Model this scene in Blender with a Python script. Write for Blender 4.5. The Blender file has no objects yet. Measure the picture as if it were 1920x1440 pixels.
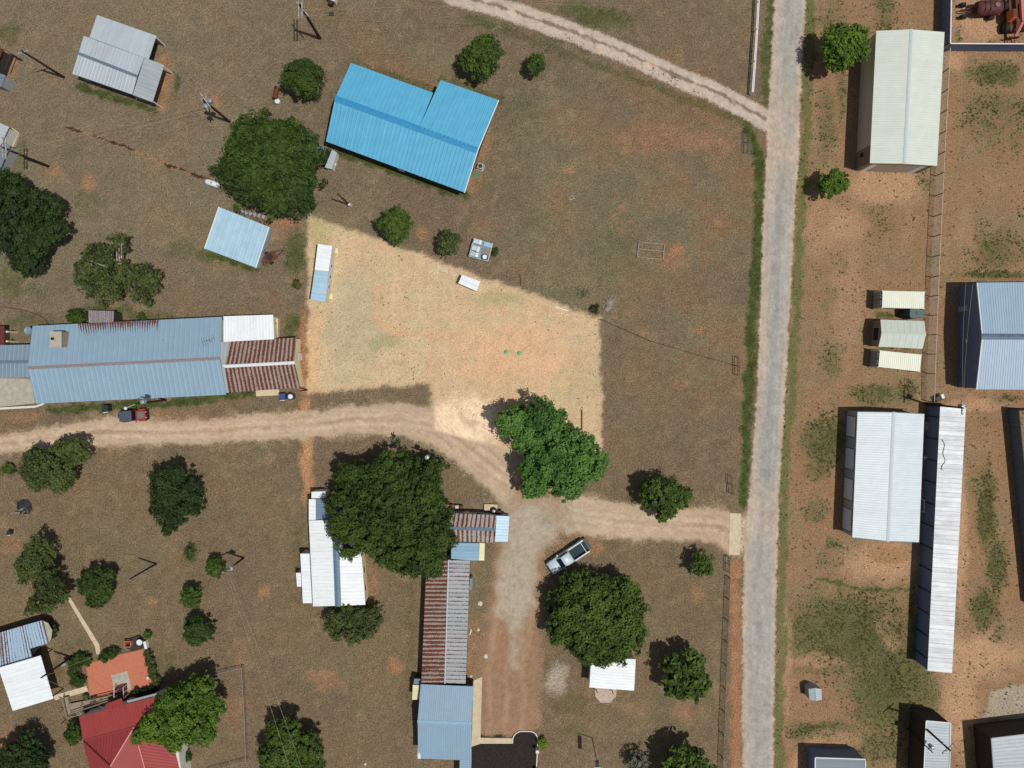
import bpy, math, random
import numpy as np
from mathutils import Vector, Matrix

# ---------------------------------------------------------------- set-up
scene = bpy.context.scene
COL = scene.collection
PPM, NX, NY, HC = 13.0, 960.0, 670.0, 102.4      # ground scale, point under the drone, flying height
SUN_T, SUN_K = 0.37, 0.33                        # shadow length per metre of height; its drift to the north

def W(px, py, z=0.0):
    k = (HC - z) / HC / PPM
    return Vector(((px - NX) * k, (NY - py) * k, z))

def S(r, g, b, k=1.1):
    f = lambda c: (c / 255 / 12.92) if c / 255 < 0.04045 else ((c / 255 + 0.055) / 1.055) ** 2.4
    return (f(r) / k, f(g) / k, f(b) / k)

# ---------------------------------------------------------------- noise in numpy
def _h(ix, iy, seed):
    with np.errstate(over='ignore'):
        n = (ix.astype(np.int64) * 374761393 + iy.astype(np.int64) * 668265263 + seed * 974634777) & 0xFFFFFFFF
        n = ((n ^ (n >> 13)) * 1274126177) & 0xFFFFFFFF
        n = (n ^ (n >> 16)) & 0xFFFFFFFF
    return n.astype(np.float64) / 4294967295.0

def vn(x, y, seed):
    ix, iy = np.floor(x), np.floor(y)
    fx, fy = x - ix, y - iy
    fx, fy = fx * fx * (3 - 2 * fx), fy * fy * (3 - 2 * fy)
    a, b = _h(ix, iy, seed), _h(ix + 1, iy, seed)
    c, d = _h(ix, iy + 1, seed), _h(ix + 1, iy + 1, seed)
    return ((a * (1 - fx) + b * fx) * (1 - fy) + (c * (1 - fx) + d * fx) * fy) * 2 - 1

def fbm(x, y, s, seed, o=3):
    t, a, n = 0, 1.0, 0
    for i in range(o):
        t = t + a * vn(x / s * 2 ** i + 17.3 * i, y / s * 2 ** i - 9.1 * i, seed + i)
        n += a; a *= 0.55
    return t / n

def sst(a, b, x):
    t = np.clip((x - a) / (b - a), 0, 1)
    return t * t * (3 - 2 * t)

def dline(x, y, pts):
    d = np.full(x.shape, 1e9)
    for (x0, y0), (x1, y1) in zip(pts[:-1], pts[1:]):
        vx, vy = x1 - x0, y1 - y0
        t = np.clip(((x - x0) * vx + (y - y0) * vy) / (vx * vx + vy * vy + 1e-9), 0, 1)
        d = np.minimum(d, np.hypot(x - x0 - t * vx, y - y0 - t * vy))
    return d

def inpoly(x, y, pts):
    r = np.zeros(x.shape, bool)
    for (x0, y0), (x1, y1) in zip(pts, pts[1:] + pts[:1]):
        if y0 != y1:
            r ^= ((y0 > y) != (y1 > y)) & (x < (x1 - x0) * (y - y0) / (y1 - y0) + x0)
    return r

def sdpoly(x, y, pts):                            # negative inside
    d = dline(x, y, pts + pts[:1])
    return np.where(inpoly(x, y, pts), -d, d)

# ---------------------------------------------------------------- lie of the land (plan coordinates, 13 units to the metre)
ROAD_W = [(1452, -60), (1452, 0), (1446, 120), (1440, 210), (1437, 300), (1433, 360), (1426, 560), (1420, 720), (1408, 900), (1396, 1000), (1393, 1100), (1391, 1300), (1392, 1440), (1392, 1500)]
ROAD_E = [(1514, -60), (1512, 0), (1503, 120), (1500, 210), (1498, 300), (1492, 360), (1482, 560), (1473, 720), (1462, 900), (1458, 1000), (1455, 1100), (1452, 1300), (1450, 1440), (1450, 1500)]
TRACK = [(815, -40), (850, -8), (920, 8), (1000, 35), (1100, 72), (1200, 112), (1280, 148), (1340, 174), (1400, 204), (1442, 228)]
DRIVE = [(-60, 842), (0, 833), (100, 821), (200, 809), (300, 812), (400, 809), (480, 802), (560, 799), (650, 788), (750, 786), (820, 799), (880, 836), (940, 885), (1000, 932), (1070, 962), (1160, 977), (1260, 983), (1340, 986), (1378, 1000)]
DRIVE_W = [18, 19, 20, 27, 22, 21, 24, 25, 26, 31, 37, 40, 42, 44, 37, 33, 30, 31, 38]
BRANCH = [(1010, 950), (985, 1000), (972, 1060), (966, 1130), (960, 1210), (955, 1290), (950, 1370)]
BRANCH_W = [55, 48, 42, 42, 50, 55, 52]
LOT = [(577, 402), (1125, 598), (1128, 896), (810, 810), (808, 717), (578, 737)]
GREENLINE = [(1404, 235), (1422, 300), (1424, 420), (1413, 560), (1407, 680), (1402, 800), (1394, 940)]

def road_x(y, side):
    ys = [p[1] for p in side]; xs = [p[0] for p in side]
    return np.interp(y, ys, xs)

def drive_d(x, y, pts, ws):                       # distance outside the edge of a strip of changing width
    best = np.full(x.shape, 1e9)
    for (p, q, w0, w1) in zip(pts[:-1], pts[1:], ws[:-1], ws[1:]):
        vx, vy = q[0] - p[0], q[1] - p[1]
        t = np.clip(((x - p[0]) * vx + (y - p[1]) * vy) / (vx * vx + vy * vy), 0, 1)
        best = np.minimum(best, np.hypot(x - p[0] - t * vx, y - p[1] - t * vy) - (w0 + (w1 - w0) * t))
    return best

ORANGE = [(165, 340, 14, 16, .8), (100, 318, 22, 14, .6), (402, 192, 12, 12, .8), (1270, 470, 13, 11, .9), (1220, 255, 80, 30, .35), (1350, 275, 34, 50, .4), (1080, 230, 60, 40, .25),
          (495, 1110, 12, 11, .9), (740, 1248, 15, 17, .9), (600, 1266, 34, 10, .75), (615, 1282, 24, 14, .6), (1310, 1118, 11, 16, .7), (290, 1132, 12, 9, .6), (1308, 615, 10, 8, .8), (1208, 621, 14, 9, .6),
          (905, 250, 18, 55, .8), (890, 335, 16, 26, .8), (312, 128, 16, 34, .9), (303, 180, 12, 30, .8), (18, 118, 14, 34, .8), (705, 62, 7, 7, .7), (1166, 395, 9, 7, .6), (1345, 415, 8, 6, .7),
          (1280, 1335, 26, 20, .6), (700, 1100, 12, 40, .5), (455, 1225, 16, 30, .45), (440, 1340, 24, 40, .3), (20, 1020, 18, 14, .6), (10, 1385, 30, 30, .35), (500, 440, 26, 12, .8), (535, 420, 30, 14, .7),
          (545, 418, 22, 14, .6), (1268, 490, 24, 18, .4), (1175, 285, 12, 8, .5), (1065, 320, 10, 9, .6), (1300, 265, 40, 20, .45), (420, 800, 40, 25, .3), (860, 1150, 14, 60, .4), (300, 780, 90, 14, .5),
          (45, 782, 40, 10, .5), (1050, 1010, 60, 22, .55), (1110, 1025, 30, 14, .7), (1195, 1330, 30, 20, .3), (1280, 720, 20, 9, .4), (790, 440, 12, 12, .7), (890, 1220, 16, 60, .45), (400, 185, 8, 14, .8)]
GREEN = [(14, 62, 26, 22, .6), (1130, 34, 60, 22, .8), (1070, 18, 40, 14, .7), (980, 230, 40, 40, .25), (555, 480, 20, 42, .85), (548, 608, 18, 26, .85), (400, 478, 40, 14, .6), (335, 470, 30, 16, .4), (200, 582, 55, 10, .9),
         (1440, 110, 9, 110, .9), (1446, 20, 12, 60, .9), (230, 185, 70, 9, .0), (332, 158, 6, 22, .9), (165, 380, 30, 24, .3), (20, 520, 26, 40, .55), (60, 600, 50, 16, .45), (80, 545, 40, 10, .3), (300, 600, 60, 10, .6),
         (240, 590, 60, 8, .6), (10, 882, 22, 10, .9), (358, 1035, 15, 24, .75), (160, 1225, 60, 20, .15), (280, 1200, 16, 14, .5), (312, 1240, 18, 30, .35), (105, 1260, 14, 30, .3), (560, 1030, 14, 44, .35), (770, 1230, 9, 120, .3),
         (880, 140, 40, 22, .3), (760, 155, 80, 10, .0), (880, 280, 14, 20, .0), (1150, 470, 50, 60, .2), (1005, 400, 40, 30, .15), (1085, 550, 20, 12, .3), (660, 120, 30, 10, .2), (900, 345, 10, 6, .4), (1080, 1370, 18, 10, .4),
         (920, 40, 60, 18, .25), (380, 1090, 20, 16, .2), (1070, 1320, 36, 30, .3), (1000, 580, 30, 12, .2), (40, 290, 16, 40, .4), (60, 480, 30, 20, .4), (625, 20, 20, 40, .3)]
E_GREEN = [(1545, 830, 50, 60, .8), (1535, 880, 34, 24, .6), (1850, 955, 22, 90, .95), (1868, 1060, 24, 60, .85), (1845, 1140, 30, 50, .8), (1820, 900, 26, 40, .3), (1590, 1190, 140, 95, .85), (1670, 1285, 100, 110, .85),
           (1545, 1372, 70, 24, .95), (1640, 1400, 80, 40, .6), (1712, 1200, 14, 120, .8), (1712, 1400, 14, 60, .9), (1865, 138, 56, 26, .9), (1870, 215, 80, 60, .55), (1885, 270, 60, 40, .4), (1860, 470, 76, 50, .55), (1860, 515, 80, 10, .9),
           (1512, 40, 26, 50, .5), (1560, 30, 40, 40, .35), (1660, 20, 24, 60, .6), (1548, 230, 22, 90, .5), (1580, 170, 12, 80, .5), (1730, 345, 22, 26, .6), (1650, 420, 40, 40, .3), (1575, 490, 22, 26, .6), (1560, 560, 22, 30, .4),
           (1655, 590, 24, 8, .95), (1680, 655, 40, 5, .9), (1560, 680, 26, 36, .5), (1640, 740, 60, 24, .7), (1700, 735, 26, 26, .7), (1560, 1020, 20, 14, .9), (1530, 960, 26, 34, .5), (1560, 1050, 40, 30, .3), (1512, 1180, 22, 14, .8),
           (1550, 1130, 60, 20, .5), (1855, 78, 14, 6, .9), (1795, 70, 10, 18, .9), (1850, 790, 20, 20, .3), (1890, 745, 30, 10, .5), (1740, 800, 10, 60, .6), (1700, 560, 50, 10, .2), (1875, 600, 60, 30, .2), (1800, 1240, 10, 14, .5),
           (1870, 1190, 14, 26, .5), (1760, 1300, 26, 16, .4), (1650, 1330, 50, 40, .5), (1520, 120, 12, 100, .3), (1850, 1360, 40, 6, .7), (1830, 1390, 10, 40, .4)]
E_BARE = [(1660, 1052, 74, 36, .95), (1665, 350, 80, 34, .85), (1590, 420, 34, 30, .6), (1515, 1440, 34, 40, .8), (1560, 1385, 50, 22, .6), (1830, 1230, 90, 40, .95), (1800, 1330, 36, 90, .95), (1470, 1230, 14, 120, .6), (1830, 40, 50, 40, .9),
          (1530, 1240, 60, 12, .5), (1830, 760, 60, 12, .7), (1800, 1000, 14, 160, .9), (1590, 560, 30, 120, .35), (1540, 420, 40, 70, .4), (1790, 110, 20, 20, .8), (1660, 1170, 18, 16, .4), (1672, 1205, 14, 20, .5), (1810, 450, 20, 60, .3)]

def land(x, y):
    """base colour and tuft density of the ground at plan points x, y"""
    wx = x + 9 * fbm(x, y, 26, 11) + 4 * fbm(x, y, 7, 12, 2)
    wy = y + 9 * fbm(x, y, 26, 21) + 4 * fbm(x, y, 7, 22, 2)
    n1, n2, n3 = fbm(x, y, 210, 1), fbm(x, y, 70, 2), fbm(x, y, 24, 3)
    n4, n5 = fbm(x, y, 9, 4, 2), vn(x / 3.1, y / 3.1, 5)
    c = np.empty(x.shape + (3,))
    td = np.zeros(x.shape)
    def col(r, g, b, k=.99):
        m = (r + g + b) / 3; return np.array(S(*(v * .88 + m * .12 for v in (r, g, b)), k))
    def lay(m, k):
        c[...] = c * (1 - m[..., None]) + np.asarray(k) * m[..., None]
    def blob(b, ex=.55):
        d = np.hypot((wx - b[0]) / b[2], (wy - b[1]) / b[3])
        return sst(1.35, ex, d + .25 * n3 + .18 * n5) * b[4]
    c[...] = col(112, 96, 74)
    lay(sst(-.15, .5, n1 + .3 * n3) * .8, col(116, 107, 80))
    lay(sst(.0, .6, n2 - .2 * n3) * .6, col(127, 98, 70))
    lay(sst(.15, .7, -n2 + .5 * n1) * .5, col(98, 89, 67))
    lay(sst(650, 1000, y) * .5, col(114, 95, 70))
    lay(sst(-100, -700, x - 900) * sst(300, 700, 1100 - y) * .45, col(119, 108, 86))
    lay(sst(.25, .6, n3 + .4 * n4) * .35, col(137, 112, 82))
    lay(sst(1000, 1250, x) * sst(1.0, .0, np.abs(y - 400) / 480) * sst(-.2, .5, n2 + n3 * .6) * .5, col(126, 95, 66))
    # mowing and tyre lines
    lay(sst(.86, .97, np.sin((x * .35 + y * .94) / 7 + 2 * n2)) * .12, col(132, 112, 84))
    for b in ORANGE: lay(blob(b) * .75, col(158, 112, 78) * (1 + .15 * n4[..., None]))
    for b in GREEN: lay(blob(b), col(78, 84, 44) * (1 + .3 * n4[..., None]))
    # old trench with bare soil, worn strips
    lx, ly = x + .25 * (wx - x), y + .25 * (wy - y)
    d = dline(lx, ly, [(118, 236), (180, 256), (260, 285), (330, 315), (392, 338)])
    lay(sst(7, 1, d + 3 * n4 + 2 * n3) * .7 * sst(-.7, .2, n3 + n4), col(156, 108, 76))
    lay(sst(1.8, .4, d + 5 * n3 + 2 * n4), col(62, 44, 32))
    lay(sst(9, 2, np.abs(wx - 570) + 3 * n4) * sst(560, 600, y) * sst(745, 735, y) * .85, col(163, 110, 72))
    lay(sst(15, 4, np.abs(wx - 575 + (y - 850) * -.02)) * sst(735, 760, y) * sst(970, 900, y) * .8, col(184, 132, 88))
    lay(sst(15, 5, np.abs(wx - 1380)) * sst(1030, 1070, y) * .8, col(160, 112, 76))
    # greener strips by walls and roads
    for pts, w, m in [(GREENLINE, 11, .95), ([(95, 770), (300, 757), (414, 744), (470, 736)], 8, .9), ([(150, 162), (290, 205)], 7, .95), ([(620, 282), (740, 322), (872, 366)], 8, .9), ([(665, 118), (812, 172)], 6, .5),
                      ([(826, 148), (935, 186)], 8, .5), ([(392, 476), (480, 506)], 6, .9), ([(1010, 60), (1200, 122), (1330, 178)], 8, .45), ([(880, 30), (1040, 92), (1250, 172), (1390, 226), (1420, 262)], 8, .4)]:
        d = dline(lx * .5 + wx * .5, ly * .5 + wy * .5, pts)
        m2 = sst(w * 1.35, w * .4, d + 3.5 * n4 + 4.5 * n3) * m
        lay(m2, col(66, 78, 34) * (1 + .35 * n4[..., None])); td = np.maximum(td, m2 * .8)
    # the lot: bright highlight over its outline painted into the soil colour
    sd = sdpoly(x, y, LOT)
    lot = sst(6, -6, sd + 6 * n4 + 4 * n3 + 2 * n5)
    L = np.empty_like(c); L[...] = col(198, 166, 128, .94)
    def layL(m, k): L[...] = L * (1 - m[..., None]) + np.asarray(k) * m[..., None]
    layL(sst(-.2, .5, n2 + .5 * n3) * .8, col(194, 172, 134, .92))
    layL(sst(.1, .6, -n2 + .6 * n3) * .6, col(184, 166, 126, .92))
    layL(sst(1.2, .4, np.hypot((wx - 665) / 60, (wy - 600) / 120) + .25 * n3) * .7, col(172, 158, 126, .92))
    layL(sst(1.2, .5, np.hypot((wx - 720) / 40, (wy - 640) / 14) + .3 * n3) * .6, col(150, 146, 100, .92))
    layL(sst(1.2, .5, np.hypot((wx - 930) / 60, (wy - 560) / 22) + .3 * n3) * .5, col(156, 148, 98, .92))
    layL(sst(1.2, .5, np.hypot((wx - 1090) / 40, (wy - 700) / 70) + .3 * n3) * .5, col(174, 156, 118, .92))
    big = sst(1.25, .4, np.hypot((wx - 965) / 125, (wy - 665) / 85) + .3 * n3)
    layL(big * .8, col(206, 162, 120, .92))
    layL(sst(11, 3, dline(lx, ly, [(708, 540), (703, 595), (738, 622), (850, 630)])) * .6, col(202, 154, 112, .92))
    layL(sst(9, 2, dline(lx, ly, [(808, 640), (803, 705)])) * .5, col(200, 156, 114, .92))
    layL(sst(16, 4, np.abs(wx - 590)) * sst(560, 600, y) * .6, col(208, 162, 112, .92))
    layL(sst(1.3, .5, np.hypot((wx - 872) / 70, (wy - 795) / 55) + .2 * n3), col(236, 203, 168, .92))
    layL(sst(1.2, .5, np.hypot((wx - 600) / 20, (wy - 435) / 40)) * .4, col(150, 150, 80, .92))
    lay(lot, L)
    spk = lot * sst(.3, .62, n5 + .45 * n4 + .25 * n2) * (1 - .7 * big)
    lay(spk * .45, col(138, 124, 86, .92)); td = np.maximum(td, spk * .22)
    # east of the road: red soil with patchy weeds
    re = road_x(y, ROAD_E)
    east = sst(-2, 4, x - re)
    E = np.empty_like(c); E[...] = col(146, 111, 79)
    def layE(m, k): E[...] = E * (1 - m[..., None]) + np.asarray(k) * m[..., None]
    layE(sst(-.3, .5, n2 + .5 * n3) * .8, col(134, 112, 80))
    layE(sst(.0, .6, n3 - .4 * n1) * .6, col(156, 121, 90))
    g = np.zeros(x.shape)
    for b in E_GREEN: g = np.maximum(g, blob(b, .3))
    for b in E_BARE:
        m = blob(b, .5); layE(m, col(180, 139, 104) * (1 + .08 * n3[..., None])); g = g * (1 - m)
    layE(sst(1.1, .7, np.hypot((wx - 1668) / 44, (wy - 1040) / 20)) * .7, col(158, 116, 76))
    gm = sst(.05, .7, g + .26 * n3 + .22 * n4 + .10 * n5)
    layE(gm * .8, col(98, 98, 56) * (1 + .3 * n4[..., None]))
    layE(sst(.55, 1.0, g + .3 * n3 + .2 * n4) * .75, col(76, 82, 42) * (1 + .3 * n4[..., None]))
    layE(sst(-4, -12, sdpoly(wx, wy, [(1852, 1288), (1960, 1262), (1960, 1352), (1826, 1356)])), col(160, 146, 124))
    layE(sst(12, 5, np.abs(wx - re - 11)) * .75, col(88, 100, 50))
    layE(sst(5, 1, dline(wx, wy, [(1532, 1086), (1570, 1096), (1625, 1102), (1705, 1106)])) * .9, col(78, 86, 36))
    lay(east, E)
    spe = east * sst(.05, .6, n5 + .6 * n4 + .7 * (g - .25))
    lay(spe * .34, col(96, 84, 58))
    td = np.maximum(td, east * np.clip(.02 + gm * .2, 0, .4) * sst(-.5, .4, n4 + .5 * n3 + g * .4))
    # tracks and drives
    d = dline(lx, ly, TRACK)
    m = sst(21, 16, d + 2.5 * n5 + 2 * n4)
    lay(m, col(186, 168, 150) * (1 + .04 * n3[..., None]))
    lay(m * sst(4.2, 1.6, dline(lx, ly + 2, TRACK) + 3.0 * n3 + 2.5 * n4 + 1.5 * n5) * sst(-1.0, -.3, n2 + n3) * .75, col(104, 90, 62))
    lay(m * sst(.35, .7, n3) * .4, col(206, 160, 118))
    dd = drive_d((lx + wx) / 2, (ly + wy) / 2, DRIVE, DRIVE_W)
    m = sst(5, -5, dd + 4 * n5 + 4 * n4) * (1 - lot * sst(0, -8, sd))
    lay(m, col(186, 160, 132) * (1 + .06 * n3[..., None]))
    lay(m * sst(-.1, .6, n2 + .4 * n3) * .5, col(178, 142, 108))
    lay(m * sst(-8, -20, dd) * sst(.3, .95, np.sin(dd * .42 + 3 * n2 + .6 * n3)) * .35, col(160, 124, 92))
    lay(sst(22, 2, np.abs(dd) + 5 * n3) * (1 - m) * sst(-.1, .5, n3 + .5 * n4) * .55, col(158, 134, 104))
    dc = dline(lx, ly, DRIVE)
    lay(m * sst(6, 1, np.abs(dc - 8) + 2 * n3) * .35, col(204, 182, 154))
    lay(m * sst(4, .5, dc + 4 * n3 + 2 * n4) * .25, col(150, 124, 94))
    db = drive_d(wx, wy, BRANCH, BRANCH_W)
    m = sst(16, -12, db + 9 * n3 + 6 * n4 + 3 * n5)
    lay(m, col(158, 124, 94))
    lay(m * sst(1100, 1250, y) * .7, col(146, 112, 84))
    lay(m * sst(1060, 1160, y) * sst(.2, .95, np.sin((x + .08 * y) / 5.2 + 2 * n2)) * .3, col(176, 144, 114))
    gr = np.maximum(sst(1.2, .5, np.hypot((wx - 992) / 62, (wy - 988) / 52) + .2 * n3), sst(42, 22, dline(wx, wy, [(985, 985), (970, 1060), (966, 1140)]) + 6 * n3))
    gr = np.maximum(gr, sst(30, 4, dline(wx, wy, [(964, 1120), (968, 1250)]) + 12 * n3 + 6 * n4 + (y - 1120) * .08) * .9)
    gr = np.maximum(gr, sst(1.3, .3, np.hypot((wx - 1010) / 110, (wy - 965) / 40) + .4 * n3) * .55)
    gr = np.maximum(gr, sst(1.2, .5, np.hypot((wx - 1045) / 24, (wy - 1275) / 36) + .3 * n3) * .8)
    lay(gr * .85, col(176, 163, 143) * (1 + .08 * n4[..., None]))
    lay(gr * sst(.1, .6, n4 + .5 * n3 + .3 * n5) * .55, col(128, 114, 92))
    lay(sst(5, -4, sdpoly(wx, wy, [(884, 1376), (965, 1384), (1010, 1372), (1010, 1500), (884, 1500)])), col(48, 43, 39))
    # the paved road with worn gravel shoulders
    a, b = x - road_x(y, ROAD_W), road_x(y, ROAD_E) - x
    e = np.minimum(a, b) + 2.5 * n4 + 1.5 * n5
    rd = sst(-2, 2, e)
    R = np.empty_like(c); R[...] = col(176, 160, 140)
    m = sst(4, 11, np.minimum(a * .62, b) + 3 * n3)
    R[...] = R * (1 - m[..., None]) + col(160, 156, 146) * m[..., None]
    tr = sst(.2, .9, np.cos((a - b) / 14.)) * m * sst(-.5, .3, n2)
    R[...] = R * (1 - .5 * tr[..., None]) + col(142, 141, 136) * .5 * tr[..., None]
    t2 = np.exp(-((y - 250) / 90) ** 2) * sst(.0, .5, n2 + .4) + .7 * np.exp(-((y - 610) / 70) ** 2) * sst(24, 8, a) + .6 * np.exp(-((y - 975) / 60) ** 2)
    t2 = np.clip(t2 * .55, 0, 1)
    R[...] = R * (1 - t2[..., None]) + col(192, 164, 138) * t2[..., None]
    R *= (1 + .05 * n4 + .07 * vn((a - b) / 5., y / 70., 61) + .05 * vn((a - b) / 2.6, y / 25., 62))[..., None]
    lay(rd, R)
    for t in (rd, lot * .0): td = td * (1 - t)
    td = td * (1 - sst(6, -4, dd)) * (1 - gr)
    vg = sst(8, 1, e * -1) * sst(-9, -2, e) * sst(.0, .5, n5)      # ragged weeds at the edge of the tarmac
    td = np.maximum(td, vg * .4 * (e < -1))
    c *= (1 + .15 * n5 + .09 * n4)[..., None]
    global GRAIN
    GRAIN = 1 - .5 * lot - .22 * east * (1 - lot)
    return np.clip(c, .004, .9), np.clip(td, 0, 1)

# ---------------------------------------------------------------- materials
def newmat(name):
    m = bpy.data.materials.new(name); m.use_nodes = True
    nt = m.node_tree; nt.nodes.clear()
    out = nt.nodes.new('ShaderNodeOutputMaterial')
    return m, nt, out

def N(nt, t, **kw):
    n = nt.nodes.new(t)
    for k, v in kw.items():
        if k.startswith('i_'):
            n.inputs[k[2:].replace('_', ' ')].default_value = v
        else:
            setattr(n, k, v)
    return n

def mathn(nt, op, a, b=None, c=None):
    n = nt.nodes.new('ShaderNodeMath'); n.operation = op
    for i, v in enumerate((a, b, c)):
        if v is None: continue
        if isinstance(v, (int, float)): n.inputs[i].default_value = v
        else: nt.links.new(v, n.inputs[i])
    return n.outputs[0]

def mixc(nt, f, a, b, mode='MIX'):
    n = nt.nodes.new('ShaderNodeMix'); n.data_type = 'RGBA'; n.blend_type = mode
    for s, v in ((n.inputs[0], f), (n.inputs[6], a), (n.inputs[7], b)):
        if isinstance(v, (int, float)): s.default_value = v
        elif isinstance(v, tuple): s.default_value = (*v[:3], 1)
        else: nt.links.new(v, s)
    return n.outputs[2]

def maprange(nt, v, a, b, c, d):
    n = nt.nodes.new('ShaderNodeMapRange'); nt.links.new(v, n.inputs[0])
    for i, k in enumerate((a, b, c, d)): n.inputs[i + 1].default_value = k
    return n.outputs[0]

def principled(nt, out, col, rough=.7, metal=0., spec=.5, bump=None, bstr=.3, bdist=.03):
    p = nt.nodes.new('ShaderNodeBsdfPrincipled')
    if isinstance(col, tuple): p.inputs['Base Color'].default_value = (*col[:3], 1)
    else: nt.links.new(col, p.inputs['Base Color'])
    if isinstance(rough, (int, float)): p.inputs['Roughness'].default_value = rough
    else: nt.links.new(rough, p.inputs['Roughness'])
    p.inputs['Metallic'].default_value = metal
    p.inputs['Specular IOR Level'].default_value = spec
    if bump is not None:
        b = N(nt, 'ShaderNodeBump'); b.inputs['Strength'].default_value = bstr; b.inputs['Distance'].default_value = bdist
        nt.links.new(bump, b.inputs['Height']); nt.links.new(b.outputs[0], p.inputs['Normal'])
    nt.links.new(p.outputs[0], out.inputs[0])
    return p

def noise(nt, vec, scale, detail=3, rough=.55):
    n = nt.nodes.new('ShaderNodeTexNoise')
    n.inputs['Scale'].default_value = scale; n.inputs['Detail'].default_value = detail; n.inputs['Roughness'].default_value = rough
    if vec is not None: nt.links.new(vec, n.inputs['Vector'])
    return n.outputs[0]

def earth(name, grain=1.0, spec=.1, bstr=.35):
    m, nt, out = newmat(name)
    at = N(nt, 'ShaderNodeAttribute', attribute_name='soil_colour')
    g = N(nt, 'ShaderNodeNewGeometry').outputs['Position']
    f1, f2, f3 = noise(nt, g, 4.8, 3, .65), noise(nt, g, 11, 2, .7), noise(nt, g, .5, 3)
    s = mathn(nt, 'ADD', mathn(nt, 'MULTIPLY', f1, .55), mathn(nt, 'MULTIPLY', f2, .45))
    dk = mathn(nt, 'MULTIPLY', maprange(nt, s, .37, .63, -.72 * grain, .78 * grain), at.outputs['Alpha'])
    k = mathn(nt, 'ADD', 1.0, dk)
    k = mathn(nt, 'MULTIPLY', k, maprange(nt, f3, .3, .7, .93, 1.07))
    cc = N(nt, 'ShaderNodeCombineColor')
    for i in range(3): nt.links.new(k, cc.inputs[i])
    c = mixc(nt, 1., at.outputs['Color'], cc.outputs[0], 'MULTIPLY')
    principled(nt, out, c, .95, 0, spec, s, bstr, .06)
    return m

def plain(name, col, rough=.7, metal=0., var=.15, scale=2.5, spec=.4, bstr=.0):
    m, nt, out = newmat(name)
    tc = N(nt, 'ShaderNodeTexCoord').outputs['Object']
    f = noise(nt, tc, scale, 4, .6)
    c = mixc(nt, maprange(nt, f, .3, .7, 0, 1), tuple(v * (1 - var) for v in col), tuple(min(.95, v * (1 + var)) for v in col))
    principled(nt, out, c, rough, metal, spec, f if bstr else None, bstr)
    return m

RUST = S(106, 66, 52)
def sheet(name, col, panel=.9, lap=3.0, var=.05, streak=.10, rust=0., rough=.5, metal=0., seam=0., rustcol=RUST, spec=.5, blotch=.06, rpanel=.0, raxis=None, speck=0):
    """profiled metal sheeting; UV is in metres along the eave (u) and up the slope (v)"""
    m, nt, out = newmat(name)
    uv = N(nt, 'ShaderNodeUVMap').outputs[0]
    sp = N(nt, 'ShaderNodeSeparateXYZ'); nt.links.new(uv, sp.inputs[0])
    u, v = sp.outputs[0], sp.outputs[1]
    fu, fv = mathn(nt, 'FLOOR', mathn(nt, 'DIVIDE', u, panel)), mathn(nt, 'FLOOR', mathn(nt, 'DIVIDE', v, lap))
    cb = N(nt, 'ShaderNodeCombineXYZ'); nt.links.new(fu, cb.inputs[0]); nt.links.new(fv, cb.inputs[1])
    wn = N(nt, 'ShaderNodeTexWhiteNoise'); nt.links.new(cb.outputs[0], wn.inputs['Vector'])
    pr = wn.outputs[0]
    st = N(nt, 'ShaderNodeCombineXYZ')
    nt.links.new(mathn(nt, 'MULTIPLY', u, 5.), st.inputs[0]); nt.links.new(mathn(nt, 'MULTIPLY', v, .5), st.inputs[1])
    sn = noise(nt, st.outputs[0], 1.0, 4, .65)
    bl = noise(nt, uv, .55, 4, .6)
    k = mathn(nt, 'ADD', maprange(nt, pr, 0, 1, 1 - var, 1 + var), maprange(nt, sn, .25, .75, -streak, streak))
    k = mathn(nt, 'ADD', k, maprange(nt, bl, .25, .75, -blotch, blotch))
    cc = N(nt, 'ShaderNodeCombineColor')
    for i in range(3): nt.links.new(k, cc.inputs[i])
    c = mixc(nt, 1., col, cc.outputs[0], 'MULTIPLY')
    fr = mathn(nt, 'FRACT', mathn(nt, 'DIVIDE', u, panel))
    ed = mathn(nt, 'ABSOLUTE', mathn(nt, 'SUBTRACT', fr, .5))
    fine = noise(nt, uv, 5.0, 4, .7)
    if seam:
        c = mixc(nt, mathn(nt, 'MULTIPLY', maprange(nt, ed, .42, .49, 0, 1), seam), c, tuple(v_ * .35 for v_ in col))
    if speck:
        sk = mathn(nt, 'MULTIPLY', maprange(nt, noise(nt, uv, 3.2, 2, .5), .66, .70, 0, .6), maprange(nt, bl, .4, .6, 0, 1))
        c = mixc(nt, sk, c, tuple(v_ * .45 for v_ in col))
    if rust:
        extra = maprange(nt, v, 0, raxis, .10, -.5) if raxis else None
        q = mathn(nt, 'ADD', mathn(nt, 'MULTIPLY', fine, .8), mathn(nt, 'MULTIPLY', sn, .5))
        q = mathn(nt, 'ADD', q, maprange(nt, ed, .1, .5, -.08, .26))
        q = mathn(nt, 'ADD', q, maprange(nt, pr, 0, 1, -rpanel, rpanel))
        q = mathn(nt, 'ADD', q, maprange(nt, bl, .3, .7, -.08, .08))
        if extra is not None: q = mathn(nt, 'ADD', q, extra)
        mk = maprange(nt, q, .95 - rust * .55, 1.05 - rust * .55, 0, 1)
        rc = mixc(nt, maprange(nt, fine, .3, .7, 0, 1), tuple(v_ * .55 for v_ in rustcol), tuple(v_ * 1.25 for v_ in rustcol))
        c = mixc(nt, mk, c, rc)
    principled(nt, out, c, rough, metal, spec, fine, .08, .02)
    return m

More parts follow.
